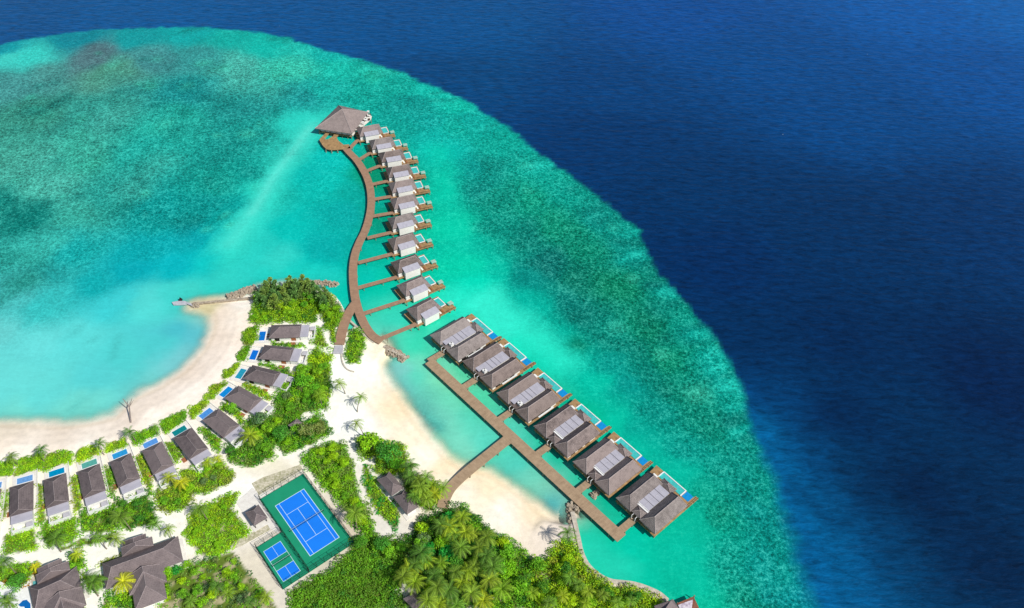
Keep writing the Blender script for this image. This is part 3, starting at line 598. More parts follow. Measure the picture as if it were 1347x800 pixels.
RV_PX = [((468.6,169.0),(500.4,162.8)), ((484.9,185.3),(516.3,180.8)), ((497.5,201.7),(529.0,195.9)), ((506.5,221.3),(538.8,214.7)), ((510.7,240.9),(543.7,234.0)), ((512.4,262.0),(546.2,256.3)),
 ((509.4,287.4),(543.7,279.2)), ((509.4,315.1),(542.1,304.5)), ((513.5,345.3),(547.8,333.1)), ((521.5,375.5),(554.7,361.4)), ((534.3,407.2),(567.0,390.0))]
ORD = ['first', 'second', 'third', 'fourth', 'fifth', 'sixth', 'seventh', 'eighth', 'ninth', 'tenth', 'eleventh', 'twelfth']
A = []; yaws = []
for a, b in RV_PX:
    p = np.array(at(*a, 4.5)); q = np.array(at(*b, 4.5)); A.append(p); yaws.append(math.degrees(math.atan2(q[1]-p[1], q[0]-p[0])))
k = np.arange(len(yaws)); ysm = np.polyval(np.polyfit(k, yaws, 2), k)
proto = make_row_villa(); ptree = snapshot(proto)
tag(proto, cat='villa', group='overwater villas along the curved jetty')
ROW = []
for i in range(11):
    if i == 0: lab = 'small grey-roofed overwater villa closest to the big pavilion, half behind its terrace'
    elif i == 10: lab = 'small grey-roofed overwater villa at the shore end of the curved row, nearest the twin-roofed villas'
    else: lab = f'small grey-roofed overwater villa with white annex, {ORD[i]} of the curved row counted from the pavilion'
    loc = (A[i][0], A[i][1], 0); rz = R(ysm[i])
    if i == 0: proto.location = loc; proto.rotation_euler = (0, 0, rz); proto['label'] = lab; o = proto
    else: o = copy_tree(proto, loc, rz, lab, tree=ptree); o['group'] = proto['group']
    ROW.append((A[i], rz))

# ================================================================= TWIN-ROOF OVERWATER RESIDENCES
def make_residence(kind):
    t = empty('overwater_residence', (0, 0, 0))
    m = MB(); m.box(0.3, 22.3, -17.9, 0.2, 1.5, 1.85); m.box(22.3, 23.2, -17.9, -16.6, 1.5, 1.83); m.prism([(18, 0.2), (22.3, 0.2), (22.3, 0.9), (18, 0.5)], 1.5, 1.83); m.build('deck', 'deck', t)
    for u in (0.9, 6, 11.2, 16.4, 21.6):
        for v in (-17.4, -11.6, -5.8, -0.4):
            m = MB(); m.tube([(u, v, -1.5), (u, v, 1.5)], 0.22, 6); m.build('piling', 'pile', t)
    # two long wings
    for (v0, v1) in ((-6.9, 0.0), (-18.1, -11.0)):
        m = MB(); m.box(1.0, 15.0, v0+0.9, v1-0.9, 1.86, 4.4); w = m.build('wall', 'white', t)
        for u in (2.5, 6.2, 9.9):
            d = MB(); d.box(u, u+2.2, v1-0.9, v1-0.83, 2.0, 4.0); d.build('window', 'dark', w)
            d = MB(); d.box(u, u+2.2, v0+0.83, v0+0.9, 2.0, 4.0); d.build('window', 'dark', w)
        d = MB(); d.box(15.0, 15.07, v0+1.6, v1-1.6, 1.95, 4.1); d.build('sliding_door', 'dark', w)
        m = MB(); pts = m.hip(-0.2, 16.4, v0, v1, 4.5, 3.0, 3.1, 1.3); r = m.build('roof', 'shingle', t); ridge_lines(r, pts)
    # flat metal roof between them, four bays
    m = MB(); u0 = 1.6 if kind == 'skylight' else 4.5
    if kind == 'skylight': m.prism([(4.0, -10.9), (15.2, -10.9), (15.2, -6.2), (1.2, -6.2), (1.2, -8.6), (4.0, -8.6)], 4.75, 5.0)
    else: m.box(4.5, 15.2, -10.9, -6.2, 4.75, 5.0)
    f = m.build('metal_roof', 'panel', t)
    for u in (7.0, 9.7, 12.4) if kind != 'skylight' else (6.4, 8.6, 10.6):
        s_ = MB(); s_.box(u, u+0.14, -10.9, -6.2, 5.003, 5.08); s_.build('seam', 'seam', f)
    s_ = MB(); s_.box(4.5, 15.2, -8.6, -8.5, 5.003, 5.06); s_.build('seam', 'panel_light', f)
    m = MB(); m.box(4.6, 15.0, -10.8, -6.3, 1.86, 4.74); m.build('centre_wall', 'white', t)
    if kind == 'skylight':
        m = MB(); m.box(2.4, 3.9, -10.6, -9.0, 4.3, 5.5); h = m.build('rooftop_box', 'whitepaint', t)
        for (a, b_) in ((2.6, -10.3), (3.2, -9.6)):
            d = MB(); d.box(a, a+0.5, b_, b_+0.4, 5.502, 5.6); d.build('vent', 'dark', h)
        m = MB(); m.box(0.4, 2.6, -11.2, -6.4, 3.9, 4.3); m.build('entry_roof', 'shingle', t)
        m = MB(); m.box(5.0, 12.6, -18.6, -18.0, 3.2, 3.5); m.build('awning', 'whitepaint', t)
    else:
        m = MB(); pts = m.hip(0.3, 3.6, -11.0, -7.0, 4.3, 1.4, 1.6, 1.6); r = m.build('entry_roof', 'shingle', t); ridge_lines(r, pts)
        m = MB(); m.box(3.6, 4.5, -11.2, -6.2, 4.6, 4.72); m.box(3.6, 3.8, -11.2, -6.2, 4.3, 4.9); m.box(4.3, 4.48, -11.2, -6.2, 4.73, 5.05); m.build('courtyard_frame', 'whitepaint', t)
    for v in (-8.0, -9.6):
        m = MB(); m.tube([(-0.6, v, -0.5), (-0.6, v, 3.9)], 0.13, 5); m.tube([(-0.6, v, 3.9), (0.6, v, 4.1)], 0.1, 5); m.build('entry_post', 'whitepaint', t)
    m = MB(); pts = m.hip(15.6, 19.0, -11.2, -5.2, 4.0, 1.5, 1.5, 1.5); r = m.build('sala_roof', 'shingle', t); ridge_lines(r, pts)
    for u in (16.1, 18.5):
        for v in (-10.7, -5.7):
            m = MB(); m.box(u, u+0.18, v, v+0.18, 1.86, 3.85); m.build('sala_post', 'timber_dark', t)
    # pool
    m = MB(); m.box(19.2, 21.9, -12.9, -3.0, 1.86, 2.03); p = m.build('pool_water', 'pool_aqua', t)
    m = MB(); m.box(21.9, 22.25, -13.2, -2.7, 0.9, 2.2); m.box(19.0, 21.897, -3.0, -2.6, 1.86, 2.2); m.box(19.0, 21.897, -13.3, -12.9, 1.86, 2.2); m.build('pool_rim', 'whitepaint', p)
    m = MB(); m.box(19.3, 22.25, -16.4, -13.5, 1.87, 1.98); m.build('sunken_net', 'net', t)
    m = MB()
    m.box(17, 23.1, -17.88, -17.8, 2.7, 2.8)
    for u in np.arange(17, 23.2, 1.2): m.box(u, u+0.09, -17.88, -17.8, 1.84, 2.7)
    m.build('railing', 'timber_dark', t)
    for u in (17.0, 18.2):
        m = MB(); m.box(u, u+0.75, -2.8, -0.9, 2.1, 2.25); m.box(u+.1, u+.65, -2.7, -2.6, 1.85, 2.1); m.box(u+.1, u+.65, -1.1, -1.0, 1.85, 2.1); m.build('sun_lounger', 'white', t)
    return t
RES_PX = [(566.1,440.8),(608.6,475.1),(653.5,516.8),(702.4,560.4),(753.9,607.0),(810.6,654.7)]
RES_YAW = []
pn = [(625.7,417.6),(668.2,453.1),(714.7,492.3),(764,531.8),(816.8,574.8),(872.7,620.7)]
for a, b in zip(RES_PX, pn):
    p = np.array(at(*a, 4.5)); q = np.array(at(*b, 2.0)); RES_YAW.append(math.degrees(math.atan2(q[1]-p[1], q[0]-p[0]))+7.0)
RES_YAW = np.polyval(np.polyfit(np.arange(6), RES_YAW, 1), np.arange(6))
RES = []
protos = {}
for i in range(6):
    kind = 'skylight' if i < 3 else 'hip'
    p = at(*RES_PX[i], 4.5); loc = (p[0], p[1], 0); rz = R(RES_YAW[i])
    lab = ['twin-roofed overwater residence nearest the curved jetty, with a white rooftop box', 'twin-roofed overwater residence with a white rooftop box, second from the curved jetty', 'twin-roofed overwater residence with a white rooftop box, third from the curved jetty',
           'twin-roofed overwater residence with hipped entry roof just past the beach link pier', 'twin-roofed overwater residence with hipped entry roof between the stone steps and the link pier', 'twin-roofed overwater residence standing at the very end of the straight pier'][i]
    if kind not in protos:
        o = make_residence(kind); o.location = loc; o.rotation_euler = (0, 0, rz); tag(o, lab, 'villa', 'twin-roofed overwater residences'); protos[kind] = (o, snapshot(o))
    else:
        o, tr = protos[kind]; o = copy_tree(o, loc, rz, lab, tree=tr); o['group'] = 'twin-roofed overwater residences'
    RES.append((np.array(p), rz))

def reroof(objs):
    for k_, o_ in enumerate(objs):
        mk = [None, 'shingle_b', None, 'shingle_c', 'shingle_b'][(k_*3) % 5]
        if mk is None: continue
        for ch in kids(o_):
            if 'roof' in ch.name and ch.data and ch.data.materials and ch.data.materials[0] == M['shingle']:
                ch.material_slots[0].link = 'OBJECT'; ch.material_slots[0].material = M[mk]
reroof([o for o in list(C.objects) if o.parent is None and o.name.startswith('overwater_')])
# ================================================================= JETTIES
def strip_path(pts, w):
    P_ = [np.array(p, float) for p in pts]; out_l = []; out_r = []
    ws = w if hasattr(w, '__len__') else [w]*len(P_)
    for k, p in enumerate(P_):
        d = P_[min(k+1, len(P_)-1)] - P_[max(k-1, 0)]; d /= np.linalg.norm(d)+1e-9; n = np.array([-d[1], d[0]])
        out_l.append(p+n*ws[k]/2); out_r.append(p-n*ws[k]/2)
    return out_l, out_r
def walkway(name, pts, w, mat, parent, z=1.9, th=0.28):
    l, r = strip_path(pts, w); m = MB(); n = len(l); s = 0.0
    zz = z if hasattr(z, '__len__') else [z]*n
    for k in range(n): m.v += [(l[k][0], l[k][1], zz[k]), (r[k][0], r[k][1], zz[k]), (l[k][0], l[k][1], zz[k]-th), (r[k][0], r[k][1], zz[k]-th)]
    for k in range(n-1):
        a = 4*k; b = a+4
        m.f += [(a, a+1, b+1, b), (a+2, b+2, b+3, a+3), (a, b, b+2, a+2), (a+1, a+3, b+3, b+1)]
    m.f += [(0, 2, 3, 1), (4*n-4, 4*n-3, 4*n-1, 4*n-2)]
    o = m.build(name, mat, parent)
    # run the planks across the walkway
    me = o.data; uv = me.uv_layers[0]; S = [0.0]
    for k in range(1, n): S.append(S[-1]+float(np.linalg.norm(np.array(pts[k])-np.array(pts[k-1]))))
    for lp in me.loops:
        v = lp.vertex_index; k, c = divmod(v, 4); uv.data[lp.index].uv = (S[k], (c % 2)*3.0)
    return o
def pilings(parent, pts, w, step, z=1.6, r=0.2):
    l, rr = strip_path(pts, w); n = 0
    for side in (l, rr):
        acc = step/2
        for k in range(len(side)-1):
            seg = side[k+1]-side[k]; L_ = float(np.linalg.norm(seg)); t = acc
            while t < L_:
                p = side[k]+seg*t/L_; m = MB(); m.tube([(p[0], p[1], -1.5), (p[0], p[1], z)], r, 5); m.build('piling', 'pile', parent); n += 1; t += step
            acc = t-L_
    return n
def resample(px, z, n=3):
    pts = [np.array(at(x, y, z)) for x, y in px]; out = []
    for k in range(len(pts)-1):
        p0 = pts[max(k-1, 0)]; p1 = pts[k]; p2 = pts[k+1]; p3 = pts[min(k+2, len(pts)-1)]
        for j in range(n):
            t = j/n; out.append(0.5*((2*p1)+(-p0+p2)*t+(2*p0-5*p1+4*p2-p3)*t*t+(-p0+3*p1-3*p2+p3)*t**3))
    out.append(pts[-1]); return out
jt = empty('curved_jetty', (0, 0, 0)); tag(jt, 'brown timber jetty curving from the shore out to the big pavilion', 'jetty')
JZ = 1.9
main_px = [(453,193),(461,202),(468,209),(474.5,218),(481.7,231),(486.6,246),(488.3,261),(487.7,274.5),(484.9,289),(480,304),(473.5,317),(467.8,331.5),(464.9,347),(464.4,363),(466,383),(468.6,398),(473.3,413),(480.4,428.4),(490,441.5),(502,449)]
mp_ = resample(main_px, JZ); walkway('main_deck', mp_, 3.6, 'jetty', jt, JZ)
sp_ = resample([(467.5,399),(459.2,411),(453.5,424),(449.4,438),(446.3,453)], JZ); walkway('shore_ramp', sp_, 4.0, 'jetty', jt, JZ-0.004)
pilings(jt, mp_[::2], 3.4, 9.0)
pl = zat((405,125), 10, [(150,590),(192,540),(245,490),(290,492),(215,582),(262,584),(325,545),(362,492),(420,497),(378,560),(400,600),(470,655),(540,650),(560,700),(455,712),(380,718),(300,722),(240,710),(195,665)], JZ)
m = MB(); m.prism(pl, JZ-0.3, JZ+0.004); m.build('plaza_deck', 'deck', jt)
for q in [(170,615),(235,715),(310,725),(390,722),(200,660)]:
    p = at(405+q[0]/10, 125+q[1]/10, JZ); m = MB(); m.tube([(p[0], p[1], -1.5), (p[0], p[1], JZ-0.3)], 0.28, 6); m.build('piling', 'pile', jt)
wk = [(457.5,197.5),(471.5,210.5),(480.2,225.5),(486.5,243),(489,262.5),(488.5,284.5),(483,313),(471,345.5),(469,379),(477.5,412.5),(497,447)]
for i, w in enumerate(wk):
    a = np.array(at(*w, JZ)); o_, rz = ROW[i]; u = np.array([cos(rz), sin(rz)]); v = np.array([-sin(rz), cos(rz)])
    b = o_ + u*0.0 + v*(-7.2); c = o_ - u*1.5 + v*(-7.2)
    walkway('villa_walkway', [a, a+(c-a)*0.5, c, b], 2.0, 'jetty', jt, JZ+0.004*(1))
    d = c-a; L_ = np.linalg.norm(d); nn = max(2, int(L_/4.2))
    for q in range(nn):
        p = a + d*(q+0.7)/nn; nrm = np.array([-d[1], d[0]])/L_
        for s_ in (-0.85, 0.85): m = MB(); m.tube([(p[0]+nrm[0]*s_, p[1]+nrm[1]*s_, -1.5), (p[0]+nrm[0]*s_, p[1]+nrm[1]*s_, 1.6)], 0.16, 5); m.build('piling', 'pile', jt) if q % 2 == 0 else None
# straight pier
pj = empty('straight_pier', (0, 0, 0)); tag(pj, 'straight brown timber pier in front of the twin-roofed villas, with a link to the beach', 'pier')
A0 = at(563.5, 474, JZ); A1 = at(815, 703, JZ)
S0 = zat((540,400), 6.123, [(150,460)], JZ)[0]
E1 = zat((720,600), 6.123, [(598,660)], JZ)[0]
MID = zat((540,400), 6.123, [(500,760)], JZ)[0]
path = [np.array(S0)]; 
for q in [(600,506.5),(630,534),(660,562),(686.5,587),(720,616),(755,647.5),(790,678.5)]: path.append(np.array(at(*q, JZ)))
path.append(np.array(E1)); a_, b_ = path[0], path[-1]
path = [a_+(b_-a_)*t for t in np.linspace(0, 1, 16)]
walkway('main_deck', path, 4.2, 'jetty2', pj, JZ); pilings(pj, path, 4.0, 8.0)
ld = resample([(673,574),(660,584),(645,596),(625,612),(605,629),(592.5,642),(585.5,655),(582,668)], JZ); walkway('beach_link', ld, [5.0, 4.4, 4.0]+[3.9]*(len(ld)-3), 'jetty2', pj, JZ+0.004)
pilings(pj, ld[3:14], 3.6, 7.0)
dirp = (b_-a_)/np.linalg.norm(b_-a_); npn = np.array([-dirp[1], dirp[0]])
for i, (o_, rz) in enumerate(RES):
    u = np.array([cos(rz), sin(rz)]); v = np.array([-sin(rz), cos(rz)]); e = o_ + u*0.6 + v*(-8.8)
    s = np.dot(e-a_, dirp); f_ = a_+dirp*min(max(s-0.5, 1.0), np.linalg.norm(b_-a_)-1.0)
    # follow the villa's axis back to the pier
    t_ = np.dot(a_-e, npn)/np.dot(-u, npn); f_ = e-u*t_
    walkway('villa_walkway', [f_, (e+f_)/2, e], 2.6, 'jetty2', pj, JZ+0.008)
    for q in (0.35, 0.75):
        p = f_+(e-f_)*q
        for s_ in (-1.1, 1.1): m = MB(); m.tube([(p[0]+v[0]*s_, p[1]+v[1]*s_, -1.5), (p[0]+v[0]*s_, p[1]+v[1]*s_, 1.6)], 0.18, 5); m.build('piling', 'pile', pj)

# ================================================================= PAVILION AT THE JETTY HEAD
o0 = np.array(at(405+10.0, 125+43.5, 4.5)); o1 = np.array(at(405+57.5, 125+49.5, 4.5))
# the eave corners run: SW (95,435), NW apex-left (430,120), NE (790,215), SE (580,500)
c_sw = np.array(at(414.3, 168.8, 4.6)); c_nw = np.array(at(445.5, 138.6, 4.6)); c_ne = np.array(at(484.5, 147.5, 4.6)); c_se = np.array(at(463.0, 176.0, 4.6))
pv = empty('jetty_head_pavilion', (float(c_sw[0]), float(c_sw[1]), 0)); tag(pv, 'large grey hipped pavilion on stilts at the outer end of the curved jetty', 'pavilion')
def loc2(p): return (float(p[0]-c_sw[0]), float(p[1]-c_sw[1]))
cs = [loc2(c) for c in (c_sw, c_se, c_ne, c_nw)]
apw = at(449.5, 141.5, 11.0); ap = (apw[0]-c_sw[0], apw[1]-c_sw[1])
cen = np.mean(np.array(cs), 0); ap = (cen[0]*0.55+ap[0]*0.45, cen[1]*0.55+ap[1]*0.45)
m = MB(); i = 0
for z_ in (4.6, 4.3): m.v += [(c[0], c[1], z_) for c in cs]
m.v.append((ap[0], ap[1], 10.6)); m.f += [(0, 1, 8), (1, 2, 8), (2, 3, 8), (3, 0, 8), (7, 6, 5, 4)] + [(k, k+4, (k+1) % 4+4, (k+1) % 4) for k in range(4)]
rf = m.build('roof', 'shingle_pavilion', pv)
m = MB()
for k in range(4): m.tube([(cs[k][0], cs[k][1], 4.66), (ap[0], ap[1], 10.66)], 0.16, 4)
m.build('ridge_capping', 'ridge', rf)
ins = [tuple(cen+(np.array(c)-cen)*0.9) for c in cs]; ins2 = [tuple(cen+(np.array(c)-cen)*0.82) for c in cs]
m = MB(); m.prism(ins, 1.5, 1.88); m.build('floor', 'deck', pv)
m = MB(); m.prism(ins2, 1.89, 4.25); m.build('wall', 'white', pv)
ring = [tuple(cen+(np.array(c)-cen)*0.87) for c in cs]
for k in range(4):
    for t_ in np.linspace(0, 0.88, 6):
        p = np.array(ring[k])*(1-t_)+np.array(ring[(k+1) % 4])*t_; m = MB(); m.tube([(p[0], p[1], -1.5), (p[0], p[1], 4.3)], 0.17, 6); m.build('post', 'pile', pv)
# terrace with white loungers east of the pavilion
tp = zat((405,125), 10, [(690,270),(770,230),(840,280),(830,320),(740,400),(650,450),(590,540),(570,510),(640,400)], 2.4)
tt = empty('pavilion_terrace', (tp[0][0], tp[0][1], 0)); tag(tt, 'cluttered pale terrace squeezed between the big pavilion and the nearest villa', 'terrace')
m = MB(); m.prism([(p[0]-tp[0][0], p[1]-tp[0][1]) for p in tp], 2.1, 2.4); m.build('platform', 'sandslab', tt)
cx = np.mean([p[0] for p in tp])-tp[0][0]; cy = np.mean([p[1] for p in tp])-tp[0][1]
for k in range(26):
    t_ = (k+.5)/26; a = (np.array(tp[1])+np.array(tp[3]))/2*(1-t_)+np.array(tp[5])*t_ - np.array(tp[0]) + rng.normal(0, 1.2, 2)
    m = MB(); w, d = rng.uniform(0.5, 1.6), rng.uniform(0.5, 1.2); h = rng.uniform(0.4, 1.8); w *= 1.4; d *= 1.4
    m.box(a[0]-w/2, a[0]+w/2, a[1]-d/2, a[1]+d/2, 2.4+h-0.15, 2.4+h)
    for sx in (-1, 1):
        for sy in (-1, 1): m.box(a[0]+sx*(w/2-0.12)-0.06, a[0]+sx*(w/2-0.12)+0.06, a[1]+sy*(d/2-0.12)-0.06, a[1]+sy*(d/2-0.12)+0.06, 2.4, 2.4+h-0.15)
    m.build('table', ['whitepaint', 'timber_dark', 'white', 'dark'][k % 4], tt)
for p in tp[1:6:2]: m = MB(); m.tube([(p[0]-tp[0][0], p[1]-tp[0][1], -1.5), (p[0]-tp[0][0], p[1]-tp[0][1], 2.1)], 0.2, 6); m.build('piling', 'pile', tt)

# ================================================================= BEACH VILLAS
POOLC = [(20,120,212),(20,120,222),(45,160,190),(20,145,222),(85,155,228),(20,140,145),(95,160,232),(50,160,222),(95,178,165),(0,150,200),(115,168,226),(115,168,226)]
def make_beach_villa(pool):
    t = empty('beach_villa', (0, 0, 0))
    m = MB(); m.box(-6.4, 17.9, -7.6, 0.4, 0.9, 1.42); m.build('plinth', 'sandslab', t)
    m = MB(); m.box(0.7, 11.9, -6.7, -0.7, 1.43, 3.95); w = m.build('wall', 'white', t)
    for u in (2.0, 8.6):
        d = MB(); d.box(u, u+1.9, -6.76, -6.7, 1.5, 3.6); d.build('window', 'cushion' if u > 5 else 'dark', w)
    d = MB(); d.box(0.63, 0.7, -5.8, -1.6, 1.5, 3.6); d.build('sliding_door', 'dark', w)
    m = MB(); pts = m.hip(0, 12.2, -7.3, 0, 4.0, 2.5, 4.2, 0.0); r = m.build('roof', 'shingle_dark', t); ridge_lines(r, pts, 'ridge_dark', 0.1)
    m = MB(); m.box(12.3, 15.3, -6.7, -0.5, 1.43, 3.7); b = m.build('rear_block', 'white', t)
    m = MB(); m.box(12.21, 15.5, -6.9, -0.3, 3.71, 3.86); p_ = m.build('metal_roof', 'panel', b)
    for v in (-5.2, -3.6, -2.0): s_ = MB(); s_.box(12.4, 15.4, v, v+0.08, 3.862, 3.93); s_.build('seam', 'panel_light', p_)
    m = MB(); m.box(15.51, 17.8, -6.9, -6.7, 1.43, 3.1); m.box(17.6, 17.8, -6.69, -0.5, 1.43, 3.1); m.box(15.51, 17.8, -0.49, -0.3, 1.43, 3.1); m.build('courtyard_wall', 'whitepaint', t)
    m = MB(); m.box(15.6, 17.5, -2.6, -0.6, 2.9, 3.0); m.box(15.7, 15.8, -2.5, -2.4, 1.43, 2.9); m.box(17.3, 17.4, -2.5, -2.4, 1.43, 2.9); m.build('shower_canopy', 'panel_light', t)
    m = MB(); m.box(16.2, 17.0, -5.6, -4.0, 1.43, 2.0); m.build('outdoor_bath', 'whitepaint', t)
    m = MB(); m.box(-6.6, 11.0, 0.42, 0.56, 0.6, 2.0); m.build('privacy_wall', 'white', t)
    m = MB(); m.box(-4.9, -2.4, -6.1, -1.1, 1.3, 1.46); p = m.build('pool_water', pool, t)
    m = MB(); m.box(-5.25, -4.9, -6.45, -0.75, 1.3, 1.52); m.box(-2.4, -2.05, -6.45, -0.75, 1.3, 1.52); m.box(-4.897, -2.403, -6.45, -6.1, 1.3, 1.52); m.box(-4.897, -2.403, -1.1, -0.75, 1.3, 1.52); m.build('pool_rim', 'whitepaint', p)
    for v in (-3.2, -4.6):
        m = MB(); m.box(-1.7, -0.1, v, v+0.6, 1.62, 1.75); m.box(-1.6, -1.5, v+.1, v+.5, 1.43, 1.62); m.box(-0.3, -0.2, v+.1, v+.5, 1.43, 1.62); m.build('sun_lounger', 'cushion', t)
    m = MB(); m.box(8.2, 10.2, -9.0, -7.61, 1.3, 1.5); m.build('side_step', 'cushion', t)
    return t
BV = [((357.6,427.5),(394.4,426.9),(354.7,445.2),(394.4,443.5)),((351.3,453.7),(383.8,457.3),(341.3,472.2),(379.5,474.9)),((334.3,480.7),(365.3,489.2),(321.5,498.7),(358.3,507.2)),
 ((314.3,508.7),(342.5,523.6),(297.9,524.2),(326.6,541.6)),((287.3,538.4),(312.1,558.6),(267.7,553.3),(295.8,575.6)),((251.2,562.9),(272.8,589.4),(228.9,576.7),(249,604.3)),((211.9,582),(225.7,608.5),(188.9,594.7),(203.4,624.5)),
 ((171,597),(183,629),(145.6,607.6),(157,640)),((130,610),(138,645),(103,621),(110.4,655)),((86,624),(89,659),(58,632.4),(61.6,666)),((43,634),(43,670),(14,643),(13,677)),((0,644),(-5,680),(-29,653),(-34,688))]
blab = ['beach villa with blue pool directly below the thicket on the north point', 'beach villa with bright blue pool, second down from the north point', 'beach villa with teal pool, third down from the north point', 'beach villa with sky blue pool and a leafy tree beside its roof, fourth from top',
 'beach villa with pale blue pool at the bend of the row, fifth from top', 'beach villa with dark green pool between two pale blue pools', 'beach villa with lilac blue pool, next to the one with the dark green pool', 'beach villa with sky blue pool beside the tallest palm clump, eighth from the north point',
 'beach villa with pale green pool in the lower left row', 'beach villa with deep turquoise pool in the lower left row', 'beach villa with pale blue pool, leftmost whole villa of the row', 'beach villa cut off by the left edge of the view']
bp0 = make_beach_villa(pool_mat('pool_water_a', tuple(c/KSUN for c in lin(*POOLC[0])))); btree = snapshot(bp0); tag(bp0, cat='villa', group='beach villas behind the long hedge')
for i, (a, c, b, d) in enumerate(BV):
    a, c, b, d = [np.array(at(*q, 4.0)) for q in (a, c, b, d)]
    dv = (c-a)/np.linalg.norm(c-a)+(d-b)/np.linalg.norm(d-b); yaw = math.atan2(dv[1], dv[0]); u = np.array([cos(yaw), sin(yaw)]); v = np.array([-sin(yaw), cos(yaw)])
    ctr = (a+b+c+d)/4; o_ = ctr - u*6.1 + v*3.65
    loc = (o_[0], o_[1], 0)
    if i == 0: o = bp0; o.location = loc; o.rotation_euler = (0, 0, yaw); o['label'] = blab[0]
    else:
        o = copy_tree(bp0, loc, yaw, blab[i], tree=btree); o['group'] = bp0['group']
        for ch in kids(o):
            if ch.name.startswith('pool_water'):
                ch.data = ch.data.copy(); ch.data.materials.clear(); ch.data.materials.append(pool_mat('pool_water_'+'abcdefghijkl'[i], tuple(cc/KSUN for cc in lin(*POOLC[i]))))

# ================================================================= LARGE HOUSES LOWER LEFT
def wing(t, c, ang, L0, L1, w, z0, rise, ha, hb, name='roof', walls=True):
    """hipped wing running along ang from -L0 to L1 about c"""
    m = MB(); pts = m.hip(-L0, L1, -w/2, w/2, z0, rise, ha, hb)
    ca, sa = cos(ang), sin(ang); T = lambda p: (c[0]+p[0]*ca-p[1]*sa, c[1]+p[0]*sa+p[1]*ca, p[2])
    m.v = [T(p) for p in m.v]; r = m.build(name, 'shingle_dark', t); ridge_lines(r, [T(p) for p in pts], 'ridge_dark', 0.14)
    if walls:
        q = [T(p)[:2] for p in ((-L0+.9, -w/2+.9, 0), (L1-.9, -w/2+.9, 0), (L1-.9, w/2-.9, 0), (-L0+.9, w/2-.9, 0))]
        m = MB(); m.prism(q, 1.0, z0-0.24); m.build('wall', 'white', t)
def big_house(name, center, yaw, label, mirror=1, terrace=False):
    t = empty(name, (center[0], center[1], 0), yaw); tag(t, label, 'house')
    wing(t, (0, 0), 0, 11.0 if mirror == 1 else 7.4, 12.4 if mirror == 1 else 6.6, 9.6, 4.6, 3.5, 3.2, 4.6)
    wing(t, (1.0, -5.0), -pi/2, 1.6, 10.5, 9.4, 4.55, 3.3, 0.6, 4.8); wing(t, (1.0, -5.0), -pi/2, 1.7, 5.0, 11.2, 4.78, 3.6, 0.6, 4.2, walls=False)
    wing(t, (0, 4.8), pi/2, 0.6, 2.8, 9.6, 5.3, 2.7, 0.5, 1.6)
    wing(t, (-0.6, 7.4), pi/2, 0.9, 2.6, 7.2, 4.7, 2.2, 0.5, 1.5)
    m = MB(); m.box(-3.2, 4.0, -16.8, -16.2, 1.2, 1.5) ; m.build('step', 'stone_pale', t)
    m = MB(); m.box(-11.8 if mirror == 1 else -8, 13.2 if mirror == 1 else 7.4, -5.8, 5.8, 0.9, 1.33); m.build('plinth', 'sandslab', t)
    return t
pA = np.array(at(125+90/8, 695+400/8, 4.6)); pB = np.array(at(125+875/8, 695+115/8, 4.6)); ya = math.atan2(pB[1]-pA[1], pB[0]-pA[0])
cA = np.array(at(125+447/8, 695+312/8, 7.9))
big_house('large_house', cA, ya, 'large cross-shaped house with grey hipped roofs south of the sandy lane')
cB = np.array(at(70.5, 768, 7.9)); big_house('large_house', cB, ya+R(6), 'large cross-shaped grey-roofed house cut by the lower left corner', -1)
# turquoise-tiled terrace and pools by the corner house
def slab(name, px, z, h, mat, label=None, cat=None, kind=None, parent=None):
    pts = [at(x, y, z) for x, y in px]; c = np.mean(np.array(pts), 0)
    o = None; m = MB()
    if parent is None: m.prism([(p[0]-c[0], p[1]-c[1]) for p in pts], z-h, z)
    else: m.prism(pts, z-h, z)
    o = m.build(name, mat, parent)
    if parent is None: o.location = (c[0], c[1], 0)
    if label or kind: tag(o, label, cat, None, kind)
    return o
cp = empty('corner_pool', (0, 0, 0)); tag(cp, 'free-form blue pool with pale deck at the lower left corner', 'pool')
slab('pool_deck', [(0,765),(20,772),(41,763),(42,815),(-5,815)], 1.45, 0.5, 'whitepaint', parent=cp)
M['pool_deep'] = pool_mat('pool_deep', tuple(c/KSUN for c in lin(20,110,190))); M['pool_pale'] = pool_mat('pool_pale', tuple(c/KSUN for c in lin(120,200,225)))
slab('pool_water', [(24,796),(30,790),(35,789),(40,794),(40.5,806),(34,806),(32,798),(27,798)], 1.52, 0.06, 'pool_deep', parent=cp)
sb = empty('plunge_pool', (0, 0, 0)); tag(sb, 'small grey-blue plunge pool tucked against the corner house roof', 'pool')
slab('pool_rim', [(41.5,760),(60,757),(61,773),(42,776.5)], 1.5, 0.5, 'stone_pale', parent=sb)
slab('pool_water', [(43,765),(49,763.5),(49,773),(43.5,775)], 1.56, 0.05, 'pool_aqua2', parent=sb)
slab('pool_steps', [(49.2,758.5),(53,759),(53,766),(51,768),(49.2,767)], 1.58, 0.05, 'pool_pale', parent=sb)
lp = empty('lap_pool', (0, 0, 0)); tag(lp, 'narrow aqua pool strip along the east wall of the corner house', 'pool')
slab('pool_rim', [(98.6,757),(103.5,757),(104,770),(99.5,770)], 1.48, 0.4, 'stone_pale', parent=lp)
slab('pool_water', [(99.6,758),(102.3,758),(102.8,769),(100.2,769)], 1.53, 0.05, 'pool_aqua', parent=lp)

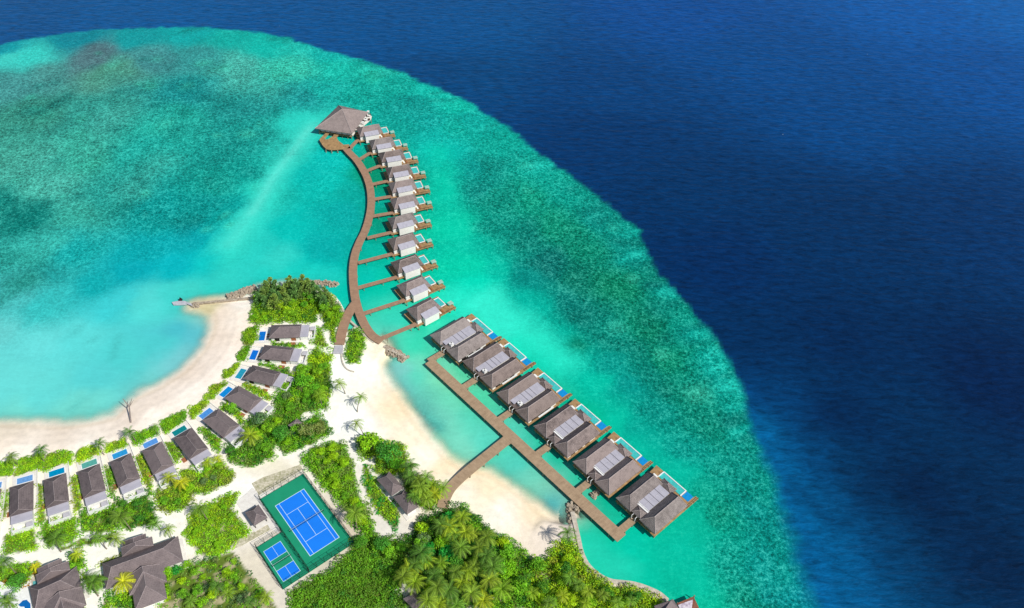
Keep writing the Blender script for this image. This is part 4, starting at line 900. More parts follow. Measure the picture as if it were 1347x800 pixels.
# ---- small huts
def hip_hut(name, corners_px, z, rise, label, ridge_frac=0.0, mat='shingle_dark', cat='hut', walls=True):
    c = [np.array(at(x, y, z)) for x, y in corners_px]; cen_ = sum(c)/4
    u = (c[1]-c[0])+(c[2]-c[3]); L_ = np.linalg.norm(u)/2; u = u/np.linalg.norm(u); v = np.array([-u[1], u[0]])
    w = (abs(np.dot(c[3]-c[0], v))+abs(np.dot(c[2]-c[1], v)))/2; yaw = math.atan2(u[1], u[0])
    t = empty(name, (cen_[0], cen_[1], 0), yaw); tag(t, label, cat)
    m = MB(); h = min(L_/2, w/2)*(1-ridge_frac) if L_ < w*1.2 else w/2*0.9; h = min(h, L_/2-0.02)
    pts = m.hip(-L_/2, L_/2, -w/2, w/2, z, rise, h, h); r = m.build('roof', mat, t); ridge_lines(r, pts, 'ridge_dark', 0.1)
    m = MB(); m.box(-L_/2-0.6, L_/2+0.6, -w/2-0.6, w/2+0.6, 0.9, 1.38); m.build('plinth', 'sandslab', t)
    if walls:
        m = MB(); m.box(-L_/2+0.7, L_/2-0.7, -w/2+0.7, w/2-0.7, 1.39, z-0.24); m.build('wall', 'white', t)
    else:
        for sx in (-1, 1):
            for sy in (-1, 1):
                m = MB(); m.tube([(sx*(L_/2-.5), sy*(w/2-.5), 1.3), (sx*(L_/2-.5), sy*(w/2-.5), z-.2)], 0.12, 6); m.build('post', 'timber_dark', t)
    return t
hip_hut('courtside_kiosk', P(*Z11, [(352,322),(395,388),(465,345),(418,280)]), 3.9, 1.8, 'square grey-roofed kiosk on the white slab beside the tennis court', walls=False, cat='kiosk')
hip_hut('garden_house', P(*Z13, [(222,350),(328,465),(402,405),(318,308)]), 4.2, 2.3, 'square grey hip-roofed hut west of the palm grove by the curved path', cat='hut')
hip_hut('garden_house', P(*Z13, [(338,474),(425,582),(502,535),(408,420)]), 4.0, 2.0, 'lower grey hip-roofed hut half shaded by the palm grove', cat='hut')
hip_hut('shed', P(*Z8, [(943,378),(972,405),(1015,350),(985,328)]), 3.6, 0.7, 'tiny grey-roofed shed half hidden in the shrubs east of the beach villas', cat='shed')
hip_hut('forest_hut', P(*Z14, [(392,735),(480,810),(545,770),(470,690)]), 4.2, 2.0, 'dark grey roof showing among the palms at the bottom edge', cat='hut')
slab('forest_yard', P(*Z14, [(335,690),(380,730),(440,680),(440,620),(400,630)]), 1.5, 0.5, 'sandslab', 'small pale paved yard in the forest beside the dark-roofed hut', 'yard')
# house at the water's edge, bottom right
wv = empty('waterfront_house', (0, 0, 0)); tag(wv, 'dark-roofed waterfront house with mottled pale terrace at the bottom edge', 'house')
q = [np.array(at(850+x/13.33, 740+y/13.33, 4.2)) for x, y in [(140,760),(470,640),(590,830),(230,1000)]]; apx = np.array(at(850+485/13.33, 740+660/13.33, 5.0)); cq = sum(q)/4
m = MB(); m.v = [(p[0], p[1], 4.2) for p in q]+[(cq[0]*.5+q[1][0]*.5, cq[1]*.5+q[1][1]*.5, 6.4), (cq[0]*.6+q[3][0]*.4, cq[1]*.6+q[3][1]*.4, 6.4)]+[(p[0], p[1], 4.0) for p in q]
m.f = [(0, 1, 4), (1, 2, 4), (2, 3, 5, 4), (3, 0, 4, 5), (9, 8, 7, 6)]+[(k, k+6, (k+1) % 4+6, (k+1) % 4) for k in range(4)]; m.build('roof', 'shingle_dark', wv)
m = MB(); m.prism([tuple(cq+(p-cq)*0.85) for p in q], 0.6, 3.98); m.build('wall', 'white', wv)
q = [at(850+x/13.33, 740+y/13.33, 3.0) for x, y in [(545,715),(830,595),(930,800),(1000,960),(650,960)]]; m = MB(); m.prism(q, 2.7, 3.0); m.build('terrace_roof', 'rust', wv)
q2 = [at(850+x/13.33, 740+y/13.33, 3.1) for x, y in [(560,745),(820,650),(800,800),(850,960),(660,960)]]; m = MB(); m.prism(q2, 3.003, 3.12); m.build('terrace_sheeting', 'pinkwhite', wv)
q3 = [at(850+x/13.33, 740+y/13.33, 1.5) for x, y in [(540,735),(835,610),(1000,975),(640,975)]]; 
for p in q3: m = MB(); m.tube([(p[0], p[1], -1.5), (p[0], p[1], 2.7)], 0.2, 6); m.build('piling', 'pile', wv)

# ================================================================= TENNIS + PICKLEBALL COURTS
tc_ = [np.array(at(*p, GZ)) for p in P(*Z11, [(502,290),(648,204),(822,447),(680,540)])]; tcen = sum(tc_)/4
ld_ = (tc_[2]-tc_[1])+(tc_[3]-tc_[0]); ty = math.atan2(ld_[1], ld_[0])
TU = np.array([cos(ty), sin(ty)]); TV = np.array([-sin(ty), cos(ty)])
def tl(px, z=GZ): p = np.array(at(*px, z))-tcen; return (float(p@TU), float(p@TV))
pk = [tl(p) for p in P(*Z11, [(447,515),(530,466),(627,617),(543,670)])]; pcx, pcy = np.mean([p[0] for p in pk]), np.mean([p[1] for p in pk])
g1 = [tl(p) for p in P(*Z11, [(436,252),(650,125),(895,480),(662,625)])]; u0 = (g1[0][0]+g1[1][0])/2; u1 = (g1[2][0]+g1[3][0])/2; v1 = (g1[1][1]+g1[2][1])/2; v0 = (g1[0][1]+g1[3][1])/2
g2 = [tl(p) for p in P(*Z11, [(410,500),(525,425),(662,625),(545,715)])]; pu0 = (g2[0][0]+g2[1][0])/2; pv0 = (g2[0][1]+g2[3][1])/2
CT = empty('tennis_court', (tcen[0], tcen[1], 0), ty); tag(CT, 'blue tennis court with white lines on a green hard surface', 'tennis court')
print('court', u0, u1, v0, v1, 'pick', pcx, pcy, pu0, pv0)
if v0 > v1: v0, v1 = v1, v0
def rect(parent, name, a, b, c, d, z, mat, h=0.003):
    m = MB(); m.box(a, b, c, d, z-h, z); return m.build(name, mat, parent)
sgn = 1 if pcy > 0 else -1
rect(CT, 'green_surface', u0, u1, v0, v1, 1.40, 'court_green', 0.5)
bl = rect(CT, 'blue_surface', -11.885, 11.885, -5.485, 5.485, 1.406, 'court_blue')
def lines(parent, segs, z, w=0.14):
    for (a, b, c, d) in segs:
        m = MB()
        if a == b: m.box(a-w/2, a+w/2, min(c, d)-w/2, max(c, d)+w/2, z-0.003, z)
        else: m.box(min(a, b)-w/2, max(a, b)+w/2, c-w/2, c+w/2, z-0.003, z)
        m.build('court_line', 'line', parent)
lines(bl, [(-11.885, -11.885, -5.485, 5.485), (11.885, 11.885, -5.485, 5.485)], 1.412, 0.2)
lines(bl, [(-11.7, 11.7, -5.485, -5.485), (-11.7, 11.7, 5.485, 5.485)], 1.416, 0.2)
lines(bl, [(-11.7, 11.7, -4.115, -4.115), (-11.7, 11.7, 4.115, 4.115)], 1.420)
lines(bl, [(-6.4, -6.4, -4.0, 4.0), (6.4, 6.4, -4.0, 4.0)], 1.424); lines(bl, [(-6.3, 6.3, 0, 0)], 1.428)
def net(parent, half, h, name, label):
    t = empty(name, parent.location, ty); tag(t, label, 'net')
    m = MB()
    for k in range(int(half*2/0.35)): m.box(-half+k*0.35, -half+k*0.35+0.02, -0.012, 0.012, 1.43, 1.4+h)
    for k in range(4): m.box(-half, half, -0.013, 0.013, 1.45+k*h/4, 1.48+k*h/4)
    m.build('mesh', 'fence', t); m = MB(); m.box(-half, half, -0.025, 0.025, 1.4+h, 1.45+h); m.build('top_tape', 'line', t)
    for s in (-half, half): m = MB(); m.tube([(s, 0, 1.4), (s, 0, 1.5+h)], 0.06, 6); m.build('post', 'fence', t)
    t.rotation_euler = (0, 0, ty+pi/2); return t
net(CT, 6.4, 1.0, 'tennis_net', 'dark net stretched across the large blue tennis court')
PC = empty('pickleball_court', (float(tcen[0]+TU[0]*pcx+TV[0]*pcy), float(tcen[1]+TU[1]*pcx+TV[1]*pcy), 0), ty); tag(PC, 'small blue pickleball court with green middle beside the tennis court', 'court')
ex0, ex1 = pu0-pcx, u1-pcx; ev0, ev1 = (pv0-pcy, v0-pcy) if sgn < 0 else (v1-pcy, pv0-pcy)
if sgn < 0: ev1 = v0-pcy-0.01
else: ev0 = v1-pcy+0.01
rect(PC, 'green_surface', ex0, ex1, min(ev0, ev1), max(ev0, ev1), 1.396, 'court_green', 0.5)
bs = []
for s in (-1, 1): a, b = sorted((s*2.134, s*6.705)); bs.append(rect(PC, 'blue_surface', a, b, -3.05, 3.05, 1.402, 'court_blue'))
for s, o_ in zip((-1, 1), bs):
    a, b = sorted((s*2.134, s*6.705)); lines(o_, [(s*6.705, s*6.705, -3.05, 3.05), (s*2.134, s*2.134, -3.05, 3.05)], 1.410); lines(o_, [(a+.1, b-.1, 0, 0)], 1.414, 0.1)
lines(PC, [(-6.6, 6.6, -3.05, -3.05), (-6.6, 6.6, 3.05, 3.05)], 1.418)
net(PC, 3.3, 0.9, 'pickleball_net', 'low dark net across the small pickleball court')
def fence_run(name, label, pts, h=3.2, step=3.0):
    t = empty(name, (tcen[0], tcen[1], 0), ty); tag(t, label, 'fence', 'fences around the courts')
    m = MB(); mesh = MB()
    for k in range(len(pts)-1):
        a = np.array(pts[k]); b = np.array(pts[k+1]); d = b-a; L_ = np.linalg.norm(d); n = max(1, int(round(L_/step)))
        for z in (1.5, 1.4+h*0.5, 1.4+h): m.tube([(a[0], a[1], z), (b[0], b[1], z)], 0.045, 4)
        for q in range(int(L_/0.45)):
            p = a+d*q*0.45/L_; mesh.tube([(p[0], p[1], 1.45), (p[0], p[1], 1.4+h)], 0.012, 3, False)
        for z in np.arange(1.8, 1.4+h, 0.45): mesh.tube([(a[0], a[1], z), (b[0], b[1], z)], 0.012, 3, False)
        for q in range(n+1 if k == len(pts)-2 else n):
            p = a+d*q/n; f_ = MB(); f_.tube([(p[0], p[1], 1.2), (p[0], p[1], 1.45+h)], 0.07, 6); f_.build('post', 'fence', t)
    m.build('rail', 'fence', t); mesh.build('wire_mesh', 'fence', t)
far_v = ev0+pcy if sgn < 0 else ev1+pcy
inner = v0 if sgn < 0 else v1; outer = v1 if sgn < 0 else v0
fence_run('court_fence', 'dark wire fence around the outer sides of the tennis court', [(u0, inner), (u0, outer), (u1, outer), (u1, inner)])
fence_run('court_fence', 'dark wire fence dividing the tennis court from the small court', [(u0+0.2, inner), (u1-0.2, inner)])
fence_run('court_fence', 'dark wire fence around the outer sides of the small pickleball court', [(pu0, inner+sgn*0.2), (pu0, pv0), (u1, pv0), (u1, inner+sgn*0.2)])
slab('kiosk_terrace', P(*Z11, [(305,268),(350,232),(390,195),(410,215),(440,270),(525,400),(520,425),(480,405),(462,380),(400,408)]), 1.34, 0.3, 'sandslab', 'white slab around the square kiosk between lane and courts', 'terrace')
slab('stony_bed', P(*Z11, [(385,175),(440,145),(630,80),(640,105),(420,235)]), 1.26, 0.3, 'gravel', 'stony planted verge along the upper side of the tennis court', 'verge')
slab('stony_bed', P(*Z11, [(290,470),(465,382),(480,405),(330,490),(300,500)]), 1.28, 0.3, 'gravel', 'narrow stony bed below the kiosk', 'verge')

# ================================================================= ROCKS, WALLS, SMALL THINGS ON THE SHORE
def rock_pile(name, px, w, n, label, mat='stone', z=0.3, size=(0.3, 0.85), cat='breakwater', walk=False):
    pts = resample(px, 0.3, 4); t = empty(name, (pts[0][0], pts[0][1], 0)); tag(t, label, cat); m = MB(); o = pts[0]
    L_ = [np.linalg.norm(pts[k+1]-pts[k]) for k in range(len(pts)-1)]; tot = sum(L_)
    for q in range(n):
        s = rng.random()*tot; k = 0
        while k < len(L_)-1 and s > L_[k]: s -= L_[k]; k += 1
        d = (pts[k+1]-pts[k])/max(L_[k], 1e-6); nn = np.array([-d[1], d[0]]); off = rng.uniform(-1, 1); ww = w if not hasattr(w, '__len__') else w[0]+(w[1]-w[0])*rng.random()
        p = pts[k]+d*s+nn*off*ww/2; r = rng.uniform(*size); zz = z+(1-abs(off))*1.0
        # a rough 10-sided boulder
        B = []
        for a in range(5):
            B.append((p[0]-o[0]+r*rng.uniform(.7, 1.1)*cos(a*1.257), p[1]-o[1]+r*rng.uniform(.7, 1.1)*sin(a*1.257), zz-0.4*r+rng.uniform(-.1, .1)))
        T_ = [(p[0]-o[0]+r*rng.uniform(.4, .7)*cos(a*1.257+.6), p[1]-o[1]+r*rng.uniform(.4, .7)*sin(a*1.257+.6), zz+r*rng.uniform(.35, .6)) for a in range(5)]
        i = len(m.v); m.v += B+T_; m.f.append(tuple(range(i+5, i+10))); m.f.append(tuple(range(i+4, i-1, -1)))
        for a in range(5): b = (a+1) % 5; m.f += [(i+a, i+b, i+5+a), (i+b, i+5+b, i+5+a)]
    m.build('boulders', mat, t)
    core = MB(); l, r_ = strip_path(pts, (w if not hasattr(w, '__len__') else w[0])*0.8)
    core.prism([(p[0]-o[0], p[1]-o[1]) for p in l]+[(p[0]-o[0], p[1]-o[1]) for p in r_[::-1]], -1.5, z+0.1); core.build('core', mat, t)
    if walk: walkway('cap', [p-o for p in pts], walk, 'stone_pale', t, z+1.15, 0.5)
    return t
rock_pile('rock_breakwater', [(299,392),(310,388),(322,383),(337,379)], (3.5, 5), 190, 'rough stone breakwater beside the pale beach west of the feathery trees')
rock_pile('rock_breakwater', [(400,373),(420,372),(438,374),(443,376)], (2.5, 3.5), 90, 'stone spit poking out east of the feathery trees near the curved jetty')
rock_pile('rock_breakwater', [(505,458),(515,463),(524,467),(534,473)], (3.5, 4.5), 130, 'short tapering rock groyne at the foot of the curved jetty', walk=1.2)
rock_pile('rock_mound', [(254,401),(258,403),(260,401)], (2, 3), 26, 'small round rock mound where the grey pontoon meets the beach', cat='rocks')
rock_pile('rock_edge', [(750,690),(750,678),(748,668),(752,662)], (1, 2), 40, 'dark rock edging left of the pale retaining wall', 'stone')
rock_pile('rock_steps', [(757,672),(763,664),(768,660)], (3, 4), 46, 'broken stone steps dropping under the straight pier', cat='rocks')
rock_pile('rock_steps', [(778,654),(786,648),(790,645)], (1.5, 2.2), 22, 'line of rocks on the sea side of the straight pier', cat='rocks')
rw = empty('retaining_wall', (0, 0, 0)); tag(rw, 'pale curved retaining wall between the lower forest and the lagoon', 'sea wall')
walkway('wall_cap', resample([(753,673),(757,690),(761,708),(765,726),(772,741),(782,752),(794,760),(806,764.5),(820,766),(832,767.5),(845,771),(858,776),(868,781),(878,789.5)], 1.6), 1.5, 'stone_pale', rw, 1.6, 2.6)
rw2 = empty('retaining_wall', (0, 0, 0)); tag(rw2, 'thin pale wall edging the shrubs beneath the fork of the curved jetty', 'sea wall')
walkway('wall_cap', resample([(436,393),(445,400),(452,409),(458,419),(463,424),(472,432),(482,443),(492,451)], 1.4), 0.8, 'stone_pale', rw2, 1.4, 2.2)
rw3 = empty('retaining_wall', (0, 0, 0)); tag(rw3, 'low dark stone wall along the water north of the left beach', 'sea wall')
walkway('wall_cap', resample([(252,399),(270,397.5),(290,395.5),(310,393.5),(334,391)], 1.1), 1.0, 'stone', rw3, 1.1, 2.0)
rw4 = empty('planter_wall', (0, 0, 0)); tag(rw4, 'low grey rim wall curling round the long green planter by the jetty ramp', 'wall')
walkway('wall_cap', resample([(456,424),(452,446),(449,465),(451,478),(457,486),(466,489)], 1.5), 0.5, 'stone_pale', rw4, 1.55, 0.6)
pn_ = empty('floating_pontoon', (0, 0, 0)); tag(pn_, 'pale grey pontoon with small dark mast frame off the left beach', 'pontoon')
slab('platform', [(226,397.5),(233,396),(243,395.8),(247,398),(245,400.5),(228,401)], 0.7, 0.5, 'pontoon', parent=pn_)
walkway('gangway', [np.array(at(245,398.5,.8)), np.array(at(250,400,.8)), np.array(at(255,402,.8))], 1.0, 'pontoon', pn_, 0.85, 0.15)
a = np.array(at(235,395.8,.7)); b = np.array(at(240,395.6,.7)); m = MB(); top = ((a+b)/2)
m.v = [(a[0], a[1], .7), (b[0], b[1], .7), (top[0], top[1]+0.3, 2.6), (a[0]+.2, a[1]+1, .7), (b[0]-.2, b[1]+1, .7)]; m.f = [(0, 1, 2), (4, 3, 2), (0, 2, 3), (1, 4, 2), (0, 3, 4, 1)]; m.build('tent', 'dark', pn_)
slab('ramp_slab', P((420,350), 6.123, [(125,640),(192,638),(188,705),(108,705)]), 1.7, 0.8, 'panel_light', 'pale concrete slab at the shore end of the jetty ramp', 'ramp')

# bare forked tree on the left beach
bt = empty('bare_tree', (*at(172, 556, 1.0), 1.0)); tag(bt, 'leafless forked tree leaning over the left beach', 'tree')
B0 = np.array(at(172,556,1.0)); tj = np.array(at(170,535,3.4))-B0; t1 = np.array(at(161.5,524.5,6))-B0; t2 = np.array(at(173.5,524.5,6))-B0; t3 = np.array(at(176,526,5.5))-B0
m = MB(); m.tube([(0, 0, 0), (tj[0]*.5, tj[1]*.5, 1.2), (tj[0], tj[1], 2.4)], [.34, .28, .22], 6)
m.tube([(tj[0], tj[1], 2.35), (t1[0]*.5+tj[0]*.5, t1[1]*.5+tj[1]*.5, 3.6), (t1[0], t1[1], 5)], [.2, .16, .1], 6)
m.tube([(tj[0], tj[1], 2.35), (t2[0], t2[1], 5)], [.2, .1], 6); m.tube([(tj[0], tj[1], 2.3), (t3[0], t3[1], 4.5)], [.12, .05], 5); m.build('trunk', 'bare', bt)

# ================================================================= VEGETATION
def leaf_cloud(name, Pn, Nn, S, Cn, mat, parent=None, aspect=1.0, origin=(0, 0, 0)):
    """many small leaf faces, one quad each"""
    n = len(Pn); Nn = Nn/(np.linalg.norm(Nn, axis=1, keepdims=True)+1e-9)
    r = rng.normal(size=(n, 3)); a = np.cross(Nn, r); a /= np.linalg.norm(a, axis=1, keepdims=True)+1e-9; b = np.cross(Nn, a)
    S = np.broadcast_to(np.asarray(S, float).reshape(-1, 1), (n, 1)) if np.ndim(S) else np.full((n, 1), S)
    A_ = a*S*0.5*aspect; B_ = b*S*0.5
    co = np.stack([Pn-A_, Pn-B_*0.75, Pn+A_, Pn+B_*0.75], 1)-np.array(origin)
    me = bpy.data.meshes.new(name); me.vertices.add(n*4); me.vertices.foreach_set('co', co.astype(np.float32).ravel())
    me.loops.add(n*4); me.loops.foreach_set('vertex_index', np.arange(n*4, dtype=np.int32)); me.polygons.add(n)
    me.polygons.foreach_set('loop_start', (np.arange(n)*4).astype(np.int32)); me.polygons.foreach_set('loop_total', np.full(n, 4, np.int32)); me.update(calc_edges=True)
    c = np.ones((n, 4, 4), np.float32); c[:, :, :3] = Cn[:, None, :]; at_ = me.attributes.new('Col', 'FLOAT_COLOR', 'CORNER'); at_.data.foreach_set('color', c.ravel())
    me.materials.append(M[mat]); o = bpy.data.objects.new(name, me); C.objects.link(o)
    if parent is not None: o.parent = parent
    return o
G_LIME = np.array([0.33, 0.60, 0.012]); G_MID = np.array([0.19, 0.44, 0.018]); G_DEEP = np.array([0.07, 0.25, 0.022]); G_OLIVE = np.array([0.30, 0.40, 0.05]); G_GREY = np.array([0.17, 0.26, 0.08]); G_EMER = np.array([0.03, 0.36, 0.04])
def clump_points(centers, rad, hgt, per, cols, jit=0.55, size=(0.35, 0.6)):
    Pn = []; Nn = []; Cn = []; S = []
    for (cx_, cy_, cz), r, h, c in zip(centers, rad, hgt, cols):
        n = int(per*r*r); d = rng.normal(size=(n, 3)); d /= np.linalg.norm(d, axis=1, keepdims=True); d[:, 2] = np.abs(d[:, 2])*1.0-0.12
        f = rng.uniform(0.72, 1.06, (n, 1)); p = d*f*np.array([r, r, h])+np.array([cx_, cy_, cz])
        Pn.append(p); Nn.append(d*np.array([1, 1, 1.4])+rng.normal(size=(n, 3))*jit); S.append(rng.uniform(*size, n))
        Cn.append(c*rng.uniform(0.72, 1.28, (n, 1))*(1+0.10*rng.normal(size=(n, 3))*np.array([1, .5, 1])))
    return np.concatenate(Pn), np.concatenate(Nn), np.concatenate(S), np.clip(np.concatenate(Cn), 0.004, 0.85)
def sample_poly(px, sp_, z=GZ, inset=0.0):
    Pp = gpoly(px, z); x0, y0 = Pp.min(0); x1, y1 = Pp.max(0); gx, gy = np.meshgrid(np.arange(x0, x1, sp_), np.arange(y0, y1, sp_*0.87))
    gx = gx + (np.arange(gx.shape[0]) % 2)[:, None]*sp_/2; gx = gx+rng.uniform(-.35, .35, gx.shape)*sp_; gy = gy+rng.uniform(-.35, .35, gy.shape)*sp_
    ok = sdist(gx, gy, Pp) > inset; return np.stack([gx[ok], gy[ok]], 1)
def pick(mix, n):
    keys = [k for k, _ in mix]; w = np.array([v for _, v in mix], float); w /= w.sum(); idx = rng.choice(len(keys), n, p=w); return np.array([keys[i] for i in idx])
def bed(name, px, mix, label, cat, kind=None, sp_=1.9, r=(1.0, 1.8), h=(1.0, 2.0), per=26, size=(0.32, 0.6), z=GZ-0.25, group=None, top=None):
    pts = sample_poly(px, sp_, inset=-0.3 if cat != 'hedge' else 0.25)
    if len(pts) == 0: return
    n = len(pts); nz = smooth_noise(pts[:, 0], pts[:, 1], 12, abs(hash(label)) % 1 + 23)
    cols = pick(mix, n)*(0.75+0.5*nz[:, None]); rr = rng.uniform(*r, n); hh = rng.uniform(*h, n)*(0.7+0.6*smooth_noise(pts[:, 0], pts[:, 1], 9, 41))
    ctr = np.column_stack([pts, np.full(n, z)]); o0_ = (pts[:, 0].mean(), pts[:, 1].mean(), 0)
    a, b, s, c = clump_points(ctr, rr, hh, per, cols, size=size)
    o = leaf_cloud(name, a, b, s, c, 'leaf', origin=o0_); o.location = o0_; tag(o, label, cat, group, kind); return o
LIMEMIX = [(G_LIME, 4), (G_MID, 2), (G_OLIVE, 0.6)]; MIDMIX = [(G_MID, 3), (G_LIME, 2), (G_DEEP, 1.2)]; DARKMIX = [(G_DEEP, 3), (G_MID, 2), (G_LIME, .5)]; OLIVEMIX = [(G_OLIVE, 2), (G_LIME, 2), (G_MID, 1.5)]
hl = ['hedge in front of the beach villa nearest the north point', 'small rounded hedge between the two uppermost blue pools and the beach', 'hedge on the beach side of the teal pool', 'hedge on the beach side of the sky blue pool at the bend', 'hedge between beach and the pale blue pool at the bend',
 'hedge between beach and the dark green pool', 'hedge between beach and the lilac blue pool', 'hedge just right of the leaning bare tree, before the eighth villa', 'hedge in front of the pale green pool', 'hedge in front of the deep turquoise pool', 'hedge in front of the leftmost whole beach villa', 'hedge running off the left edge along the beach']
for px, l in zip(HEDGES, hl): bed('hedge', px, LIMEMIX, 'bright green '+l, 'hedge', sp_=1.25, r=(1.0, 1.5), h=(1.1, 1.9), per=62, size=(.28, .5), group='hedges along the back of the left beach')
for i, px in enumerate(STRIPS):
    bed('shrub_border', px, OLIVEMIX if i > 4 else MIDMIX, ['patchy green shrub border between the two uppermost beach villas', 'shrub border between second and third beach villas from the north point', 'shrub border between third and fourth beach villas from the north point', 'leafy shrub border left of the sky blue pool villa roof at the bend',
      'shrub border between the pale blue pool villa and the dark green pool villa', 'shrub border between the dark green pool villa and the lilac pool villa', 'shrub border between seventh and eighth beach villas', 'shrub border between eighth villa and the pale green pool villa', 'shrub border between pale green and deep turquoise pool villas',
      'shrub border between deep turquoise pool villa and the leftmost whole villa', 'shrub border at the left edge beside the leftmost whole villa', 'narrow shrub border east of the teal pool villa'][i], 'shrubs', sp_=1.4, r=(.8, 1.3), h=(.7, 1.6), per=42, group='shrub borders between the beach villas')
SB = {'tip_a': (MIDMIX+[(G_LIME, 4)], 'dense bright green thicket covering the north point', 1.9, (1.2, 2.2), (1.5, 3.2)), 'tip_b': (MIDMIX, 'green shrubs squeezed between garden path and jetty ramp', 1.8, (1, 1.8), (1, 2.2)), 'east_a': (LIMEMIX, 'green shrubs right of the uppermost beach villa', 1.8, (1, 1.8), (1, 2.2)),
 'east_b': (MIDMIX, 'broad green shrubbery behind the upper beach villas', 1.9, (1.2, 2.2), (1.2, 3)), 'mid_a': (MIDMIX+[(G_OLIVE, 2)], 'mixed green shrubbery between the beach villas and the central sand square', 1.9, (1.2, 2.2), (1.2, 3)), 'rear_5': (OLIVEMIX, 'shrubbery behind the lilac and green pool villas', 1.9, (1, 2), (1, 2.4)),
 'rear_4': (MIDMIX, 'shrub island behind the eighth beach villa', 1.9, (1, 2), (1, 2.4)), 'rear_3': (MIDMIX, 'shrub island behind the pale green pool villa', 1.9, (1, 2), (1, 2.4)), 'rear_2': (LIMEMIX, 'rounded shrub island behind the deep turquoise pool villa', 1.9, (1, 2), (1, 2.4)), 'rear_1': (LIMEMIX, 'shrub island behind the leftmost whole beach villa', 1.9, (1, 2), (1, 2.4)),
 'verge': (OLIVEMIX, 'low planted verge along the sandy lane', 1.6, (.7, 1.2), (.5, 1.1)), 'corner_a': (LIMEMIX+[(np.array([.45, .22, .02]), .5)], 'yellow green garden at the lower left with orange leaves', 1.8, (1, 1.8), (1, 2.2)), 'corner_b': (MIDMIX, 'round green bush between the two large houses', 1.7, (1.2, 1.9), (1.5, 3)), 'corner_c': (OLIVEMIX, 'shrubs above the west wing of the large house', 1.7, (.8, 1.4), (.8, 1.6)),
 'corner_d': (MIDMIX, 'shrubs left of the large cross-shaped house', 1.7, (.8, 1.5), (.8, 2)), 'corner_e': (LIMEMIX, 'lime green bush right of the corner house', 1.7, (1, 1.6), (1, 2.4)), 'corner_f': (MIDMIX, 'mixed green shrubs below the large cross-shaped house', 1.7, (1, 1.8), (1, 2.6)), 'corner_g': (MIDMIX, 'greenery at the very bottom left corner', 1.7, (1, 1.6), (1, 2)),
 'lawn': ([(G_MID*1.25, 3), (G_LIME, 2)], 'bright green ground cover west of the kiosk', 1.5, (1, 1.7), (.6, 1.5)), 'scrub_w': (OLIVEMIX+[(G_GREY, 1)], 'patchy olive scrub south west of the courts', 2.6, (.8, 1.7), (.6, 2)), 'court_e': (LIMEMIX+[(G_OLIVE, 2)], 'tall yellow green shrubbery east of the tennis court', 1.9, (1.3, 2.3), (1.8, 3.4)),
 'island_strip': ([(G_MID, 2), (G_EMER, 1), (G_LIME, 1.5)], 'long green planting strip between the two curved garden paths', 1.7, (.9, 1.6), (.9, 1.8)), 'roundabout': (MIDMIX+[(G_DEEP, 1)], 'oval green planter beside the jetty ramp', 1.5, (.9, 1.5), (1, 1.9)), 'grove': (DARKMIX, 'dark undergrowth beneath the palm grove beside the beach', 2.0, (1, 1.8), (1, 2.4)),
 'round_trees': (MIDMIX, 'undergrowth beneath the round trees next to the huts', 2.0, (1, 1.8), (1, 2.2)), 'forest_w': ([(G_MID, 4), (np.array([.15, .32, .02]), 3), (G_DEEP, .7)], 'even sheet of dense green scrub below the tennis court', 1.7, (1.3, 2.1), (1.6, 3.2)), 'forest_c': ([(G_DEEP*.8, 4), (G_MID, 1)], 'dark green undergrowth below the palms at the bottom', 2.0, (1.3, 2.2), (1.6, 3.4)),
 'forest_e': (LIMEMIX+[(G_DEEP, 1)], 'bright green undergrowth behind the right-hand beach', 1.9, (1.3, 2.2), (1.6, 3.4)), 'forest_f': (LIMEMIX+[(G_MID, 2), (G_DEEP, 1)], 'bright green undergrowth inside the curved sea wall', 1.9, (1.3, 2.2), (1.6, 3.4))}
for nm, (mix, lab, s_, r_, h_) in SB.items(): bed('undergrowth', BEDS[nm], mix, lab, 'undergrowth', 'stuff', s_, r_, h_, per=34)

# ---- broadleaf trees
def make_tree(name, Rr, H, base, seed, lobes=14):
    t = empty(name, (0, 0, 0)); m = MB(); m.tube([(0, 0, -0.2), (0.1, 0.05, H*0.35), (0.15, 0, H*0.6)], [0.28, 0.2, 0.13], 6)
    for a in range(4): m.tube([(0.1, 0.03, H*0.4), (Rr*.5*cos(a*1.6+seed), Rr*.5*sin(a*1.6+seed), H*0.72)], [0.12, 0.05], 4)
    m.build('trunk', 'bark_dark', t)
    cs_, rr, hh, cc = [], [], [], []
    for k in range(lobes):
        a = rng.uniform(0, 2*pi); q = math.sqrt(rng.random())*Rr*0.72; e = 1-(q/Rr)**2
        cs_.append((q*cos(a), q*sin(a), H*0.45+H*0.28*e+rng.uniform(-.3, .3))); rr.append(Rr*rng.uniform(.28, .46)); hh.append(Rr*rng.uniform(.28, .42)); cc.append(base*rng.uniform(.75, 1.3))
    a, b, s, c = clump_points(cs_, rr, hh, 46, np.array(cc), jit=.6, size=(.3, .58)); leaf_cloud('crown', a, b, s, c, 'leaf', t); return t
TP = {}
for key, base, Rr, H in (('mid', G_MID, 2.9, 5.2), ('mid2', G_MID*1.15, 3.4, 6.0), ('lime', G_LIME, 2.7, 4.6), ('lime2', G_LIME*0.9, 3.3, 5.2), ('dark', G_DEEP, 3.0, 6.0), ('dark2', G_DEEP*1.3, 3.6, 6.4), ('grey', G_GREY, 2.6, 4.6), ('emer', G_EMER, 3.0, 5.0)):
    t = make_tree('broadleaf_tree', Rr, H, base, len(TP)*1.3); t.location = (0, 0, -900); TP[key] = [t, snapshot(t), False]
